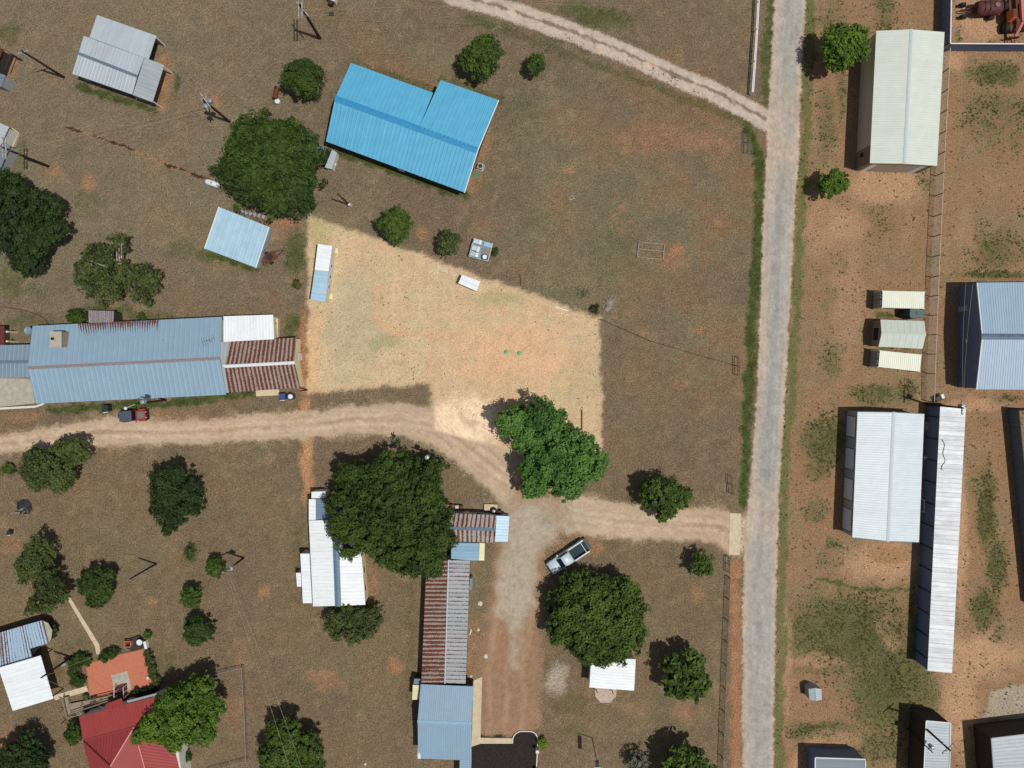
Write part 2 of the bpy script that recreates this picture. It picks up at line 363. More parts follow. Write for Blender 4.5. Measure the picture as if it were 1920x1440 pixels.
def leafmat(name, k=1.0):
    m, nt, out = newmat(name)
    at = N(nt, 'ShaderNodeAttribute', attribute_name='leaf_colour')
    d = N(nt, 'ShaderNodeBsdfPrincipled'); d.inputs['Roughness'].default_value = .6; d.inputs['Specular IOR Level'].default_value = .25
    t = N(nt, 'ShaderNodeBsdfTranslucent')
    nt.links.new(at.outputs['Color'], d.inputs['Base Color'])
    nt.links.new(mixc(nt, 1., at.outputs['Color'], (1.1, 1.25, .6), 'MULTIPLY'), t.inputs[0])
    mx = N(nt, 'ShaderNodeMixShader'); mx.inputs[0].default_value = .28
    nt.links.new(d.outputs[0], mx.inputs[1]); nt.links.new(t.outputs[0], mx.inputs[2]); nt.links.new(mx.outputs[0], out.inputs[0])
    return m

def brickmat(name, a, b, mortar, scale):
    m, nt, out = newmat(name)
    tc = N(nt, 'ShaderNodeTexCoord').outputs['Object']
    br = N(nt, 'ShaderNodeTexBrick')
    nt.links.new(tc, br.inputs['Vector'])
    br.inputs['Color1'].default_value = (*a, 1); br.inputs['Color2'].default_value = (*b, 1); br.inputs['Mortar'].default_value = (*mortar, 1)
    br.inputs['Scale'].default_value = scale; br.inputs['Mortar Size'].default_value = .018
    f = noise(nt, tc, 1.2, 4)
    c = mixc(nt, maprange(nt, f, .3, .7, 0, .35), br.outputs[0], tuple(v * .7 for v in a))
    principled(nt, out, c, .9, 0, .2)
    return m

M = {}
M['ground'] = earth('ground_soil', .9)
M['road'] = earth('worn_chip_seal', .16, .2, .12)
M['gravel'] = earth('pale_gravel', .24, .1, .25)
M['leaf'] = leafmat('foliage')
M['bark'] = plain('bark', S(92, 76, 60), .95, 0, .4, 6, .1, .4)
M['blue'] = sheet('bright_blue_roofing', S(90, 174, 210), .58, 9, .04, .10, 0, .5, seam=.3, blotch=.10)
M['white'] = sheet('white_roofing', S(240, 244, 245), .9, 12, .04, .09, 0, .45, seam=.12)
M['greywhite'] = sheet('pale_galvanised_roofing', S(186, 196, 202), .8, 8, .05, .08, 0, .42, .1, seam=.15)
M['greywhite2'] = sheet('galvanised_roofing_weathered', S(172, 180, 184), .8, 8, .06, .12, 0, .42, .1, seam=.25)
M['skylite'] = sheet('pale_blue_polycarbonate', S(172, 204, 222), .92, 1.0, .05, .05, 0, .4, seam=.3)
M['skyblue'] = sheet('faded_blue_roofing', S(140, 167, 186), .7, 5, .02, .04, 0, .5, seam=.07, speck=1)
M['steelblue'] = sheet('steel_blue_roofing', S(154, 178, 198), .35, 9, .03, .05, 0, .4, seam=.3)
M['greyblue'] = sheet('grey_blue_roofing', S(126, 146, 162), .8, 6, .04, .06, 0, .5, seam=.2)
M['dullgrey'] = sheet('dull_grey_roofing', S(120, 132, 142), .45, 6, .05, .06, 0, .5, seam=.35)
M['palegreen'] = sheet('pale_green_roofing', S(212, 218, 206), .9, 12, .02, .03, 0, .45, seam=.06)
M['icewhite'] = sheet('ice_blue_roofing', S(210, 220, 225), .9, 12, .03, .06, 0, .45, seam=.08)
M['silver'] = sheet('old_silver_roofing', S(228, 230, 232), .66, 3.6, .12, .18, 0, .62, 0, seam=.6, blotch=.14, spec=.3)
M['cream'] = sheet('cream_container_roof', S(226, 228, 208), .28, 6, .02, .04, 0, .5, seam=.3)
M['tanroof'] = sheet('sage_shed_roof', S(198, 206, 192), .9, 6, .02, .03, 0, .5, seam=.05)
M['rusty'] = sheet('rusty_iron_roofing', S(176, 166, 162), .62, 2.6, .1, .15, .52, .75, seam=.3, rpanel=.10, spec=.2)
M['veryrusty'] = sheet('heavily_rusted_roofing', S(168, 150, 142), .58, 2.4, .1, .15, .62, .8, seam=.4, rpanel=.06, spec=.2)
M['lightrust'] = sheet('grey_roofing_rust_laps', S(164, 166, 168), .58, 3, .08, .14, .28, .65, seam=.6, spec=.3, rustcol=S(92, 68, 60))
M['rustblue'] = sheet('rust_striped_blue_roofing', S(160, 186, 206), .45, 7, .05, .08, .36, .6, seam=.2, rpanel=.36)
M['rustgrey'] = sheet('streaked_grey_iron', S(152, 146, 150), .3, 3, .2, .2, .30, .7, seam=.5)
M['redroof'] = sheet('red_roofing', S(158, 62, 60), .42, 9, .05, .12, 0, .5, seam=.35)
M['darkredroof'] = sheet('brown_red_roofing', S(96, 40, 34), .6, 9, .05, .1, 0, .6)
M['cap_blue'] = plain('blue_ridge_metal', S(52, 142, 190), .5)
M['cap_grey'] = plain('grey_ridge_metal', S(104, 122, 138), .5, 0, .2)
M['cap_white'] = plain('white_trim', S(226, 230, 230), .5, 0, .06)
M['cap_pale'] = plain('pale_trim', S(190, 202, 206), .5, 0, .06)
M['cap_navy'] = plain('translucent_ridge_strip', S(84, 98, 124), .5, 0, .25)
M['cap_rust'] = plain('weathered_ridge', S(140, 128, 128), .7, 0, .35, 6)
M['cap_pink'] = plain('pale_pink_hip_cap', S(224, 152, 140), .6)
M['teal'] = plain('teal_trim', S(82, 112, 116), .6)
M['w_white'] = plain('white_siding', S(216, 214, 204), .7, 0, .08)
M['w_cream'] = plain('cream_siding', S(222, 212, 172), .7, 0, .08)
M['w_tan'] = plain('tan_siding', S(188, 180, 160), .7, 0, .08)
M['w_brown'] = plain('brown_siding', S(134, 116, 98), .7, 0, .1)
M['w_grey'] = plain('grey_siding', S(156, 160, 162), .7, 0, .12)
M['w_navy'] = plain('slate_blue_siding', S(96, 114, 146), .55, 0, .1)
M['w_dark'] = plain('weathered_boards_and_shade', S(60, 54, 50), .9, 0, .3)
M['door_w'] = plain('white_roller_door', S(244, 244, 246), .5, 0, .05)
M['door_g'] = plain('grey_roller_door', S(206, 212, 222), .5, 0, .05)
M['glass'] = plain('window_glass', (.02, .025, .03), .1, 0, .1, 1, .8)
M['concrete'] = plain('pale_concrete', S(206, 190, 160), .9, 0, .14, 1.6, .2, .2)
M['concrete_g'] = plain('grey_concrete', S(176, 170, 156), .9, 0, .18, 1.4, .2, .2)
M['wood'] = plain('grey_timber', S(150, 136, 116), .9, 0, .3, 5, .15, .2)
M['wood_d'] = plain('brown_timber', S(98, 76, 58), .9, 0, .3, 5, .15, .2)
M['pole'] = plain('creosoted_timber', S(58, 46, 38), .9, 0, .35, 5, .15)
M['galv'] = plain('galvanised_steel', S(178, 184, 188), .45, .5, .12)
M['steel_d'] = plain('dark_steel', S(52, 48, 46), .6, .3, .3)
M['rustmetal'] = plain('rusted_steel', S(104, 62, 46), .85, .1, .4, 4)
M['black'] = plain('black_rubber', (.012, .012, .013), .75, 0, .2)
M['bin'] = plain('charcoal_plastic', S(44, 52, 54), .5, 0, .1)
M['wire'] = plain('aluminium_wire', S(164, 150, 128), .6, 0, .1)
M['silverpaint'] = plain('silver_car_paint', S(200, 212, 222), .35, .0, .06, 1.5, .6)
M['carglass'] = plain('dark_car_glass', (.006, .008, .016), .15, 0, .1, 1, .25)
M['liner'] = plain('bed_liner', S(52, 66, 68), .8, 0, .15, 2.5, .15)
M['redpaint'] = plain('faded_red_paint', S(156, 58, 58), .4, 0, .15)
M['canvas'] = plain('slate_canvas', S(74, 84, 100), .85, 0, .1)
M['greenhood'] = plain('matt_grey_green_paint', S(104, 112, 104), .6, 0, .1)
M['orange'] = plain('orange_machine_paint', S(226, 118, 56), .5, 0, .12)
M['pinkred'] = plain('sun_faded_red_paint', S(200, 120, 116), .5, 0, .12)
M['brick'] = brickmat('chimney_brick', S(176, 160, 138), S(150, 126, 106), S(140, 132, 120), 3)
M['paving'] = brickmat('terracotta_paving', S(208, 132, 104), S(192, 114, 88), S(170, 110, 86), 3.2)
M['stone'] = plain('pale_stone', S(206, 198, 184), .9, 0, .2, 5, .2, .3)
M['ash'] = plain('charred_wood', S(54, 52, 54), .95, 0, .5, 6)
M['branch'] = plain('bleached_branch', S(178, 168, 156), .9, 0, .2)
M['lid'] = plain('green_plastic_lid', S(96, 176, 132), .6, 0, .08)
M['bluebin'] = plain('blue_plastic', S(62, 70, 128), .5, 0, .1)
M['kerb'] = plain('painted_kerb', S(222, 214, 200), .8, 0, .08)
M['asphalt'] = plain('dark_asphalt', S(50, 45, 42), .95, 0, .35, 3, .1, .3)
M['terrace'] = plain('pink_flagstones', S(190, 168, 152), .9, 0, .25, 6, .2, .3)
M['eaverust'] = sheet('rusted_eave_sheets', S(140, 167, 186), .35, 5, .02, .04, .72, .6, seam=.3, rustcol=S(108, 62, 48), raxis=2.4)
M['brownpipe'] = plain('brown_edging', S(104, 70, 54), .8)
M['dish'] = plain('grey_dish', S(120, 142, 156), .5, 0, .05)
M['contwall'] = plain('container_paint', S(176, 178, 172), .6, 0, .1)
M['contdoor'] = plain('container_door_paint', S(140, 142, 142), .6, 0, .12)
M['tanroof_cap'] = plain('sage_ridge', S(196, 206, 192), .5, 0, .05)
M['tankgreen'] = plain('dark_green_tank', S(76, 96, 92), .6, 0, .08)
M['greytrim'] = plain('grey_trim', S(150, 156, 158), .5)
M['dullblue'] = sheet('slate_porch_roofing', S(112, 134, 152), .45, 6, .05, .06, 0, .5, seam=.4)
M['bandblue'] = sheet('banded_blue_sheeting', S(136, 172, 196), .6, 9, .10, .05, 0, .5, seam=.3)
M['creamawn'] = sheet('cream_sheeting', S(228, 224, 178), .3, 3, .05, .05, 0, .6, seam=.3)
M['cap_sky'] = plain('blue_grey_ridge', S(140, 176, 200), .5, 0, .08)
M['armwood'] = plain('silvered_crossarm', S(176, 172, 166), .85, 0, .2)
M['blackpaint'] = plain('black_paint', (.014, .013, .014), .4, 0, .1)
M['fencerail'] = plain('pale_fence_rail', S(196, 180, 160), .7, 0, .1)
M['panelgrey'] = plain('grey_blue_panel', S(92, 104, 118), .6, 0, .15)
M['rustred'] = plain('rusty_red_tank', S(92, 48, 46), .7, .1, .35, 2)
M['rustgreyp'] = plain('rusty_grey_plate', S(128, 104, 108), .7, .1, .2)
M['acgrey'] = plain('grey_green_casing', S(160, 172, 158), .6)
M['greenmat'] = plain('green_mat', S(92, 128, 96), .9)
M['cratew'] = plain('off_white_crate', S(196, 208, 214), .6, 0, .1)
M['platgrey'] = plain('platform_grey', S(128, 146, 158), .6, 0, .1)
M['skyp'] = plain('pale_blue_board', S(160, 186, 206), .6)
M['navyp'] = plain('navy_paint', S(46, 58, 76), .6)
M['darkredm'] = plain('dark_red_brown', S(58, 34, 34), .7)
M['cap_slate'] = plain('slate_ridge_strip', S(96, 122, 142), .5, 0, .2, 4)
M['oldpipe'] = plain('old_pipe', S(168, 164, 154), .7, 0, .2)
# ---------------------------------------------------------------- mesh building
ORG = {}

class MB:
    def __init__(s): s.v, s.f, s.uv, s.mi = [], [], {}, []
    def add(s, vs, fs, uvs=None, mi=0):
        o = len(s.v); s.v += [tuple(p) for p in vs]
        for i, f in enumerate(fs):
            if uvs is not None and uvs[i] is not None: s.uv[len(s.f)] = uvs[i]
            s.f.append([o + k for k in f]); s.mi.append(mi)
    def box(s, c, d, rz=0., mi=0, taper=1.):
        cx, cy, cz = c; x, y, z = d[0] / 2, d[1] / 2, d[2] / 2
        ca, sa = math.cos(rz), math.sin(rz)
        P = []
        for k, t in ((-z, 1.), (z, taper)):
            for a, b in ((-x, -y), (x, -y), (x, y), (-x, y)):
                P.append((cx + (a * ca - b * sa) * t, cy + (a * sa + b * ca) * t, cz + k))
        s.add(P, [(3, 2, 1, 0), (4, 5, 6, 7), (0, 1, 5, 4), (1, 2, 6, 5), (2, 3, 7, 6), (3, 0, 4, 7)], None, mi)
    def beam(s, a, b, w, h=None, mi=0):                       # rectangular bar between two points
        a, b = Vector(a), Vector(b); h = h or w
        d = (b - a).normalized(); up = Vector((0, 0, 1)) if abs(d.z) < .95 else Vector((0, 1, 0))
        r = d.cross(up).normalized(); u = r.cross(d)
        P = [p + r * i * w / 2 + u * j * h / 2 for p in (a, b) for i, j in ((-1, -1), (1, -1), (1, 1), (-1, 1))]
        s.add(P, [(3, 2, 1, 0), (4, 5, 6, 7), (0, 1, 5, 4), (1, 2, 6, 5), (2, 3, 7, 6), (3, 0, 4, 7)], None, mi)
    def cyl(s, a, b, r0, r1=None, n=10, mi=0, caps=True):
        a, b = Vector(a), Vector(b); r1 = r0 if r1 is None else r1
        d = (b - a).normalized(); up = Vector((0, 0, 1)) if abs(d.z) < .95 else Vector((0, 1, 0))
        r = d.cross(up).normalized(); u = r.cross(d)
        P = []
        for p, rr in ((a, r0), (b, r1)):
            for i in range(n):
                t = 2 * math.pi * i / n
                P.append(p + (r * math.cos(t) + u * math.sin(t)) * rr)
        F = [(i, (i + 1) % n, n + (i + 1) % n, n + i) for i in range(n)]
        if caps: F += [tuple(range(n - 1, -1, -1)), tuple(range(n, 2 * n))]
        s.add(P, F, None, mi)
    def prism(s, poly, z0, z1, mi=0):
        n = len(poly)
        ar = sum(poly[i][0] * poly[(i + 1) % n][1] - poly[(i + 1) % n][0] * poly[i][1] for i in range(n))
        if ar < 0: poly = poly[::-1]
        P = [(p[0], p[1], z0) for p in poly] + [(p[0], p[1], z1) for p in poly]
        s.add(P, [tuple(range(n - 1, -1, -1)), tuple(range(n, 2 * n))] + [(i, (i + 1) % n, n + (i + 1) % n, n + i) for i in range(n)], None, mi)
    def loft(s, rings, mi=0, caps=True):
        n = len(rings[0]); P = [p for r in rings for p in r]; F = []
        for k in range(len(rings) - 1):
            for i in range(n):
                j = (i + 1) % n
                F.append((k * n + i, k * n + j, (k + 1) * n + j, (k + 1) * n + i))
        if caps: F += [tuple(range(n - 1, -1, -1)), tuple(range((len(rings) - 1) * n, len(rings) * n))]
        s.add(P, F, None, mi)
    def lathe(s, c, prof, n=16, mi=0, caps=True):
        s.loft([[(c[0] + r * math.cos(2 * math.pi * i / n), c[1] + r * math.sin(2 * math.pi * i / n), c[2] + z) for i in range(n)] for r, z in prof], mi, caps)
    def roof(s, e0, e1, r0, r1, rib=.3, hgt=.03, thick=.06):
        """ribbed sheet from the eave e0-e1 up to the line r0-r1, with an underside"""
        e0, e1, r0, r1 = map(Vector, (e0, e1, r0, r1))
        nrm = (e1 - e0).cross(r0 - e0).normalized()
        if nrm.z < 0: nrm = -nrm
        L = (e1 - e0).length; n = max(3, int(round(L / rib)))
        sl = ((r0 - e0).length + (r1 - e1).length) / 2
        prof = []
        for i in range(n):
            for f, h in ((0, 0), (.62, 0), (.72, 1), (.9, 1)):
                prof.append(((i + f) / n, h * hgt))
        prof.append((1., 0.))
        P = []
        for t, h in prof: P.append(e0.lerp(e1, t) + nrm * h)
        for t, h in prof: P.append(r0.lerp(r1, t) + nrm * h)
        k = len(prof); F, U = [], []
        for i in range(k - 1):
            F.append((i, i + 1, k + i + 1, k + i)); u0, u1 = prof[i][0] * L, prof[i + 1][0] * L
            U.append([(u0, 0), (u1, 0), (u1, sl), (u0, sl)])
        d = Vector((0, 0, -thick))
        P += [e0 + d, e1 + d, r1 + d, r0 + d]
        q = 2 * k
        F += [(q + 3, q + 2, q + 1, q), (q, q + 1, k - 1, 0), (q + 1, q + 2, 2 * k - 1, k - 1), (q + 2, q + 3, k, 2 * k - 1), (q + 3, q, 0, k)]
        U += [[(0, 0), (0, sl), (L, sl), (L, 0)]] + [[(.1, .1)] * 4] * 4
        s.add(P, F, U)
    def build(s, name, mats, parent=None, local=False, smooth=False):
        me = bpy.data.meshes.new(name)
        org = Vector((0, 0, 0)) if (local or parent is None) else ORG[parent.name]
        me.from_pydata([(p[0] - org[0], p[1] - org[1], p[2] - org[2]) for p in s.v], [], s.f)
        if s.uv:
            uvl = me.uv_layers.new(name='UVMap')
            for fi, uvs in s.uv.items():
                pl = me.polygons[fi]
                for li, uvc in zip(pl.loop_indices, uvs): uvl.data[li].uv = uvc
        mats = mats if isinstance(mats, (list, tuple)) else [mats]
        for m in mats: me.materials.append(M[m] if isinstance(m, str) else m)
        if len(mats) > 1: me.polygons.foreach_set('material_index', s.mi)
        if smooth: me.polygons.foreach_set('use_smooth', [True] * len(me.polygons))
        me.validate(); me.update()
        o = bpy.data.objects.new(name, me); COL.objects.link(o)
        if parent is not None: o.parent = parent; ORG[o.name] = org
        else: ORG[o.name] = Vector((0, 0, 0))
        return o

def thing(name, label, cat, loc=(0, 0, 0), rz=0., group=None):
    o = bpy.data.objects.new(name, None); COL.objects.link(o)
    o.empty_display_size = .3; o.location = loc; o.rotation_euler = (0, 0, rz)
    o['label'] = label; o['category'] = cat
    if group: o['group'] = group
    ORG[o.name] = Vector(loc)
    return o

def tag(o, label, cat, group=None):
    o['label'] = label; o['category'] = cat
    if group: o['group'] = group
    return o

def struct(o): o['kind'] = 'structure'; return o

def copy_tree(o, parent=None, loc=None):
    c = o.copy(); COL.objects.link(c)
    if parent is not None: c.parent = parent
    if loc is not None: c.location = loc
    for ch in list(o.children): copy_tree(ch, c)
    return c

def rebase(o):                                     # put a single-mesh thing's origin at its base
    me = o.data; n = len(me.vertices); a = np.empty(n * 3); me.vertices.foreach_get('co', a); a = a.reshape(-1, 3)
    b = np.array([(a[:, 0].min() + a[:, 0].max()) / 2, (a[:, 1].min() + a[:, 1].max()) / 2, a[:, 2].min()])
    me.vertices.foreach_set('co', (a - b).ravel()); o.location = b; me.update(); return o

# ---------------------------------------------------------------- buildings
def v2(p): return Vector((p[0], p[1]))

def inset(fp, d):                                  # shrink a quad by d metres on each side
    n = len(fp); c = sum((v2(p) for p in fp), Vector((0, 0))) / n; out = []
    for i in range(n):
        a, b, e = v2(fp[i - 1]), v2(fp[i]), v2(fp[(i + 1) % n])
        u, w = (a - b).normalized(), (e - b).normalized()
        out.append(b + (u + w) * d)
    return out

def walls(fp, tops, mb=None):
    """closed wall box: fp ground points, tops the matching heights, gable apexes given as extra points with 'apex'"""
    mb = mb or MB(); n = len(fp)
    ar = sum(fp[i][0] * fp[(i + 1) % n][1] - fp[(i + 1) % n][0] * fp[i][1] for i in range(n))
    if ar < 0: fp, tops = fp[::-1], tops[::-1]
    P = [(p[0], p[1], -.05) for p in fp] + [(p[0], p[1], t) for p, t in zip(fp, tops)]
    mb.add(P, [(i, (i + 1) % n, n + (i + 1) % n, n + i) for i in range(n)] + [tuple(range(n, 2 * n))])
    return mb

class Bld: pass

def gable(name, label, e1, rg, e2, z1, zr, z2, roofm, wallm, capm, oh=.35, rib=.3, group=None, cat='building', roofm2=None, capw=.22, root=None, wall=True, trim=None):
    B = Bld()
    a0, a1 = W(*e1[0], z1), W(*e1[1], z1); r0, r1 = W(*rg[0], zr), W(*rg[1], zr); b0, b1 = W(*e2[0], z2), W(*e2[1], z2)
    c = (a0 + a1 + b0 + b1) / 4
    B.root = root or thing(name, label, cat, (c.x, c.y, 0), 0, group)
    q = MB(); q.roof(a0, a1, r0, r1, rib)
    if roofm2:
        q.build('roof', roofm, B.root); q = MB(); q.roof(b1, b0, r1, r0, rib); q.build('roof', roofm2, B.root)
    else:
        q.roof(b1, b0, r1, r0, rib); q.build('roof', roofm, B.root)
    q = MB(); up = Vector((0, 0, .055))
    da, db = (a0 - r0).normalized() * capw, (b0 - r0).normalized() * capw
    s0, s1 = r0 + (r0 - r1).normalized() * .04, r1 + (r1 - r0).normalized() * .04
    q.loft([[s0 + up, s0 + da + up * .75, s0 + da + up * .5, s0 + up * .6, s0 + db + up * .5, s0 + db + up * .75], [s1 + up, s1 + da + up * .75, s1 + da + up * .5, s1 + up * .6, s1 + db + up * .5, s1 + db + up * .75]])
    q.build('ridge_cap', capm, B.root)
    if trim:
        q = MB()
        for p, e in ((a0, r0), (r0, b0), (a1, r1), (r1, b1)):
            o = ((p - (a1 if p in (a0,) else a0)).normalized()) * 0
            q.beam(p + Vector((0, 0, -.04)), e + Vector((0, 0, -.04)), .10, .16)
        q.build('barge_board', trim, B.root)
    fp = inset([v2(a0), v2(a1), v2(b1), v2(b0)], oh)
    B.fp = fp; B.z1, B.zr, B.z2 = z1, zr, z2
    if wall:
        m0, m1 = v2(r0) + (v2(r1) - v2(r0)).normalized() * oh, v2(r1) + (v2(r0) - v2(r1)).normalized() * oh
        pts = [fp[0], fp[1], m1, fp[2], fp[3], m0]; drop = .1
        ta = z1 + (zr - z1) * oh / max(.5, (v2(a0) - v2(r0)).length) - drop; tb = z2 + (zr - z2) * oh / max(.5, (v2(b0) - v2(r0)).length) - drop
        tops = [ta, ta, zr - drop, tb, tb, zr - drop]
        P = [(p[0], p[1], -.05) for p in pts] + [(p[0], p[1], t) for p, t in zip(pts, tops)]
        q = MB(); F = [(i, (i + 1) % 6, 6 + (i + 1) % 6, 6 + i) for i in range(6)] + [(6, 7, 8, 11), (11, 8, 9, 10)]
        ar = sum(pts[i][0] * pts[(i + 1) % 6][1] - pts[(i + 1) % 6][0] * pts[i][1] for i in range(6))
        if ar < 0: F = [f[::-1] for f in F]
        q.add(P, F); q.build('wall', wallm, B.root)
    return B

def mono(name, label, pts, zs, roofm, wallm=None, oh=.2, rib=.3, group=None, cat='building', root=None, rname='roof', wname='wall'):
    """single-pitch roof; pts[0]-pts[1] is the eave, pts[3]-pts[2] the other edge"""
    B = Bld(); z = zs if isinstance(zs, (list, tuple)) else [zs] * 4
    p = [W(*pts[i], z[i]) for i in range(4)]; c = sum(p, Vector((0, 0, 0))) / 4
    B.root = root or thing(name, label, cat, (c.x, c.y, 0), 0, group)
    q = MB(); q.roof(p[0], p[1], p[3], p[2], rib); q.build(rname, roofm, B.root)
    B.fp = inset([v2(k) for k in p], oh); B.p = p
    if wallm:
        walls(B.fp, [k - .1 for k in z]).build(wname, wallm, B.root)
    return B

def feature(B, side, t0, t1, z0, z1, name, mat, sub=None, submat='glass', proud=.03, fr=.09):
    """a door or window on wall `side` of B; t runs along the wall"""
    n = len(B.fp); a, b = v2(B.fp[side]), v2(B.fp[(side + 1) % n])
    c = sum((v2(k) for k in B.fp), Vector((0, 0))) / n
    d = (b - a).normalized(); nn = Vector((d.y, -d.x))
    if nn.dot((a + b) / 2 - c) < 0: nn = -nn
    p, q = a.lerp(b, t0), a.lerp(b, t1); m = (p + q) / 2 + nn * (proud - .03)
    L = (q - p).length; an = math.atan2(d.y, d.x)
    mb = MB(); mb.box((m.x, m.y, (z0 + z1) / 2), (L, .06, z1 - z0), an)
    o = mb.build(name, mat, B.root)
    if sub:
        mb = MB(); m2 = m + nn * .02
        mb.box((m2.x, m2.y, (z0 + z1) / 2), (L - 2 * fr, .06, z1 - z0 - 2 * fr), an); mb.build(sub, submat, o)
    return o

def posts(root, pxs, z, r=.06, mat='cap_white', name='post'):
    for (x, y) in pxs:
        p = W(x, y, z); q = MB(); q.beam((p.x, p.y, 0), (p.x, p.y, z - .06), 2 * r); q.build(name, mat, root)

# ---------------------------------------------------------------- trees
rng = np.random.default_rng(7)
GREENS = {'dark': (S(38, 58, 24), S(82, 106, 42)), 'mid': (S(46, 68, 28), S(96, 120, 50)), 'bright': (S(52, 84, 26), S(112, 142, 50)), 'olive': (S(58, 72, 36), S(106, 116, 62)),
          'black': (S(32, 47, 24), S(64, 84, 40)), 'grey': (S(90, 98, 84), S(134, 138, 118)), 'lush': (S(56, 92, 40), S(110, 150, 70)), 'brown': (S(64, 58, 34), S(104, 94, 58)), 'lime': (S(96, 120, 30), S(138, 158, 46))}

def leaves(lobes, size, dens, kind, flat=.75, gap=0.):
    """sprays of leaves: every lobe carries clusters on its outside, every cluster its own tone"""
    C, Nn, Cl = [], [], []
    lo, hi = map(np.array, GREENS[kind])
    for (cx, cy, cz, r) in lobes:
        r *= .94; cr = min(.62, max(.22, r * .34)); nc = max(6, int(3.4 * dens / 3 * r * r / (cr * cr)))
        d = rng.normal(size=(nc, 3)); d /= np.linalg.norm(d, axis=1)[:, None]
        low = d[:, 2] < -.4; d[low, 2] *= -1
        rad = r * (.45 + .55 * rng.random(nc) ** .5) * np.where(rng.random(nc) < .14, rng.uniform(1.08, 1.3, nc), 1.)
        a = np.arctan2(d[:, 1], d[:, 0]); ph = rng.random(3) * 6.28
        rad *= 1 + .12 * np.sin(3 * a + ph[0]) + .10 * np.sin(5 * a + ph[1]) + .08 * np.sin(9 * a + ph[2])
        k = d * rad[:, None] * np.array([1, 1, flat]) + np.array([cx, cy, cz])
        m = max(7, int(dens * 1.15 * cr * cr / (size * size)))
        out = np.repeat(d, m, 0); n = nc * m
        off = rng.normal(size=(n, 3)); off /= np.linalg.norm(off, axis=1)[:, None]; q = rng.random(n) ** .45
        st = np.repeat(cr * rng.uniform(.6, 1.25, nc), m) * q
        off2 = off * st[:, None] * np.array([1, 1, .55]) + out * (st * .35)[:, None]
        p = np.repeat(k, m, 0) + off2
        nn = off * .5 + out * .45 + np.array([0, 0, .5]) + rng.normal(size=(n, 3)) * .4
        C.append(p); Nn.append(nn / np.linalg.norm(nn, axis=1)[:, None])
        ct = np.clip(rng.normal(.42, .13) + rng.normal(0, .20, nc) + .45 * (rad / r - .8), 0, 1)  # outer clusters painted lighter, inner ones darker as in shade
        tone = np.clip(np.repeat(ct, m) + .35 * off2[:, 2] / cr + rng.normal(0, .12, n), -.25, 1.1)  # leaves lighten towards cluster tops: light from above painted in
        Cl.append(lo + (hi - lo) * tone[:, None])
    return np.concatenate(C), np.concatenate(Nn), np.clip(np.concatenate(Cl), .004, .6)

def leaf_mesh(name, C, Nn, Cl, size, parent, org, mat='leaf', asp=.55):
    n = len(C); C = C - np.array(org)
    r = rng.normal(size=(n, 3)); t = np.cross(Nn, r); t /= np.linalg.norm(t, axis=1)[:, None]; b = np.cross(Nn, t)
    s = size * (.6 + .8 * rng.random(n))[:, None]
    sag = Nn * s * .25
    V = np.stack([C - t * s - sag, C - b * s * asp, C + t * s - sag, C + b * s * asp], 1).reshape(-1, 3)
    me = bpy.data.meshes.new(name)
    me.vertices.add(4 * n); me.vertices.foreach_set('co', V.ravel())
    me.loops.add(4 * n); me.loops.foreach_set('vertex_index', np.arange(4 * n, dtype=np.int32))
    me.polygons.add(n); me.polygons.foreach_set('loop_start', np.arange(0, 4 * n, 4, dtype=np.int32)); me.polygons.foreach_set('loop_total', np.full(n, 4, np.int32))
    at = me.color_attributes.new('leaf_colour', 'FLOAT_COLOR', 'POINT')
    at.data.foreach_set('color', np.repeat(np.c_[Cl, np.ones(n)], 4, 0).ravel().astype(np.float32))
    me.materials.append(M[mat]); me.update(); me.validate()
    o = bpy.data.objects.new(name, me); COL.objects.link(o)
    if parent is not None: o.parent = parent
    ORG[o.name] = Vector(org)
    return o

def trunk_mesh(root, lobes, h, r0, bark='bark'):
    q = MB(); base = ORG[root.name]; zt = min(l[2] for l in lobes)
    cx, cy = np.mean([l[0] for l in lobes]), np.mean([l[1] for l in lobes])
    fork = Vector((base.x * .6 + cx * .4, base.y * .6 + cy * .4, max(.4, zt * .55)))
    mid = (base + fork) / 2 + Vector((r0 * .3, -r0 * .3, 0))
    q.cyl(base + Vector((0, 0, -.1)), mid, r0 * 1.35, r0, 9); q.cyl(mid, fork, r0, r0 * .8, 9)
    for (x, y, z, r) in lobes:
        e = Vector((x, y, z)); m = fork.lerp(e, .5) + Vector((random.uniform(-.2, .2), random.uniform(-.2, .2), .15 * r))
        q.cyl(fork, m, r0 * .55, r0 * .3, 6); q.cyl(m, e, r0 * .3, r0 * .07, 6)
        for k in range(2):
            d = Vector((random.uniform(-1, 1), random.uniform(-1, 1), random.uniform(.1, .8))).normalized()
            q.cyl(m.lerp(e, .5), e + d * r * .7, r0 * .16, r0 * .03, 5)
    return q.build('trunk', bark, root, smooth=True)

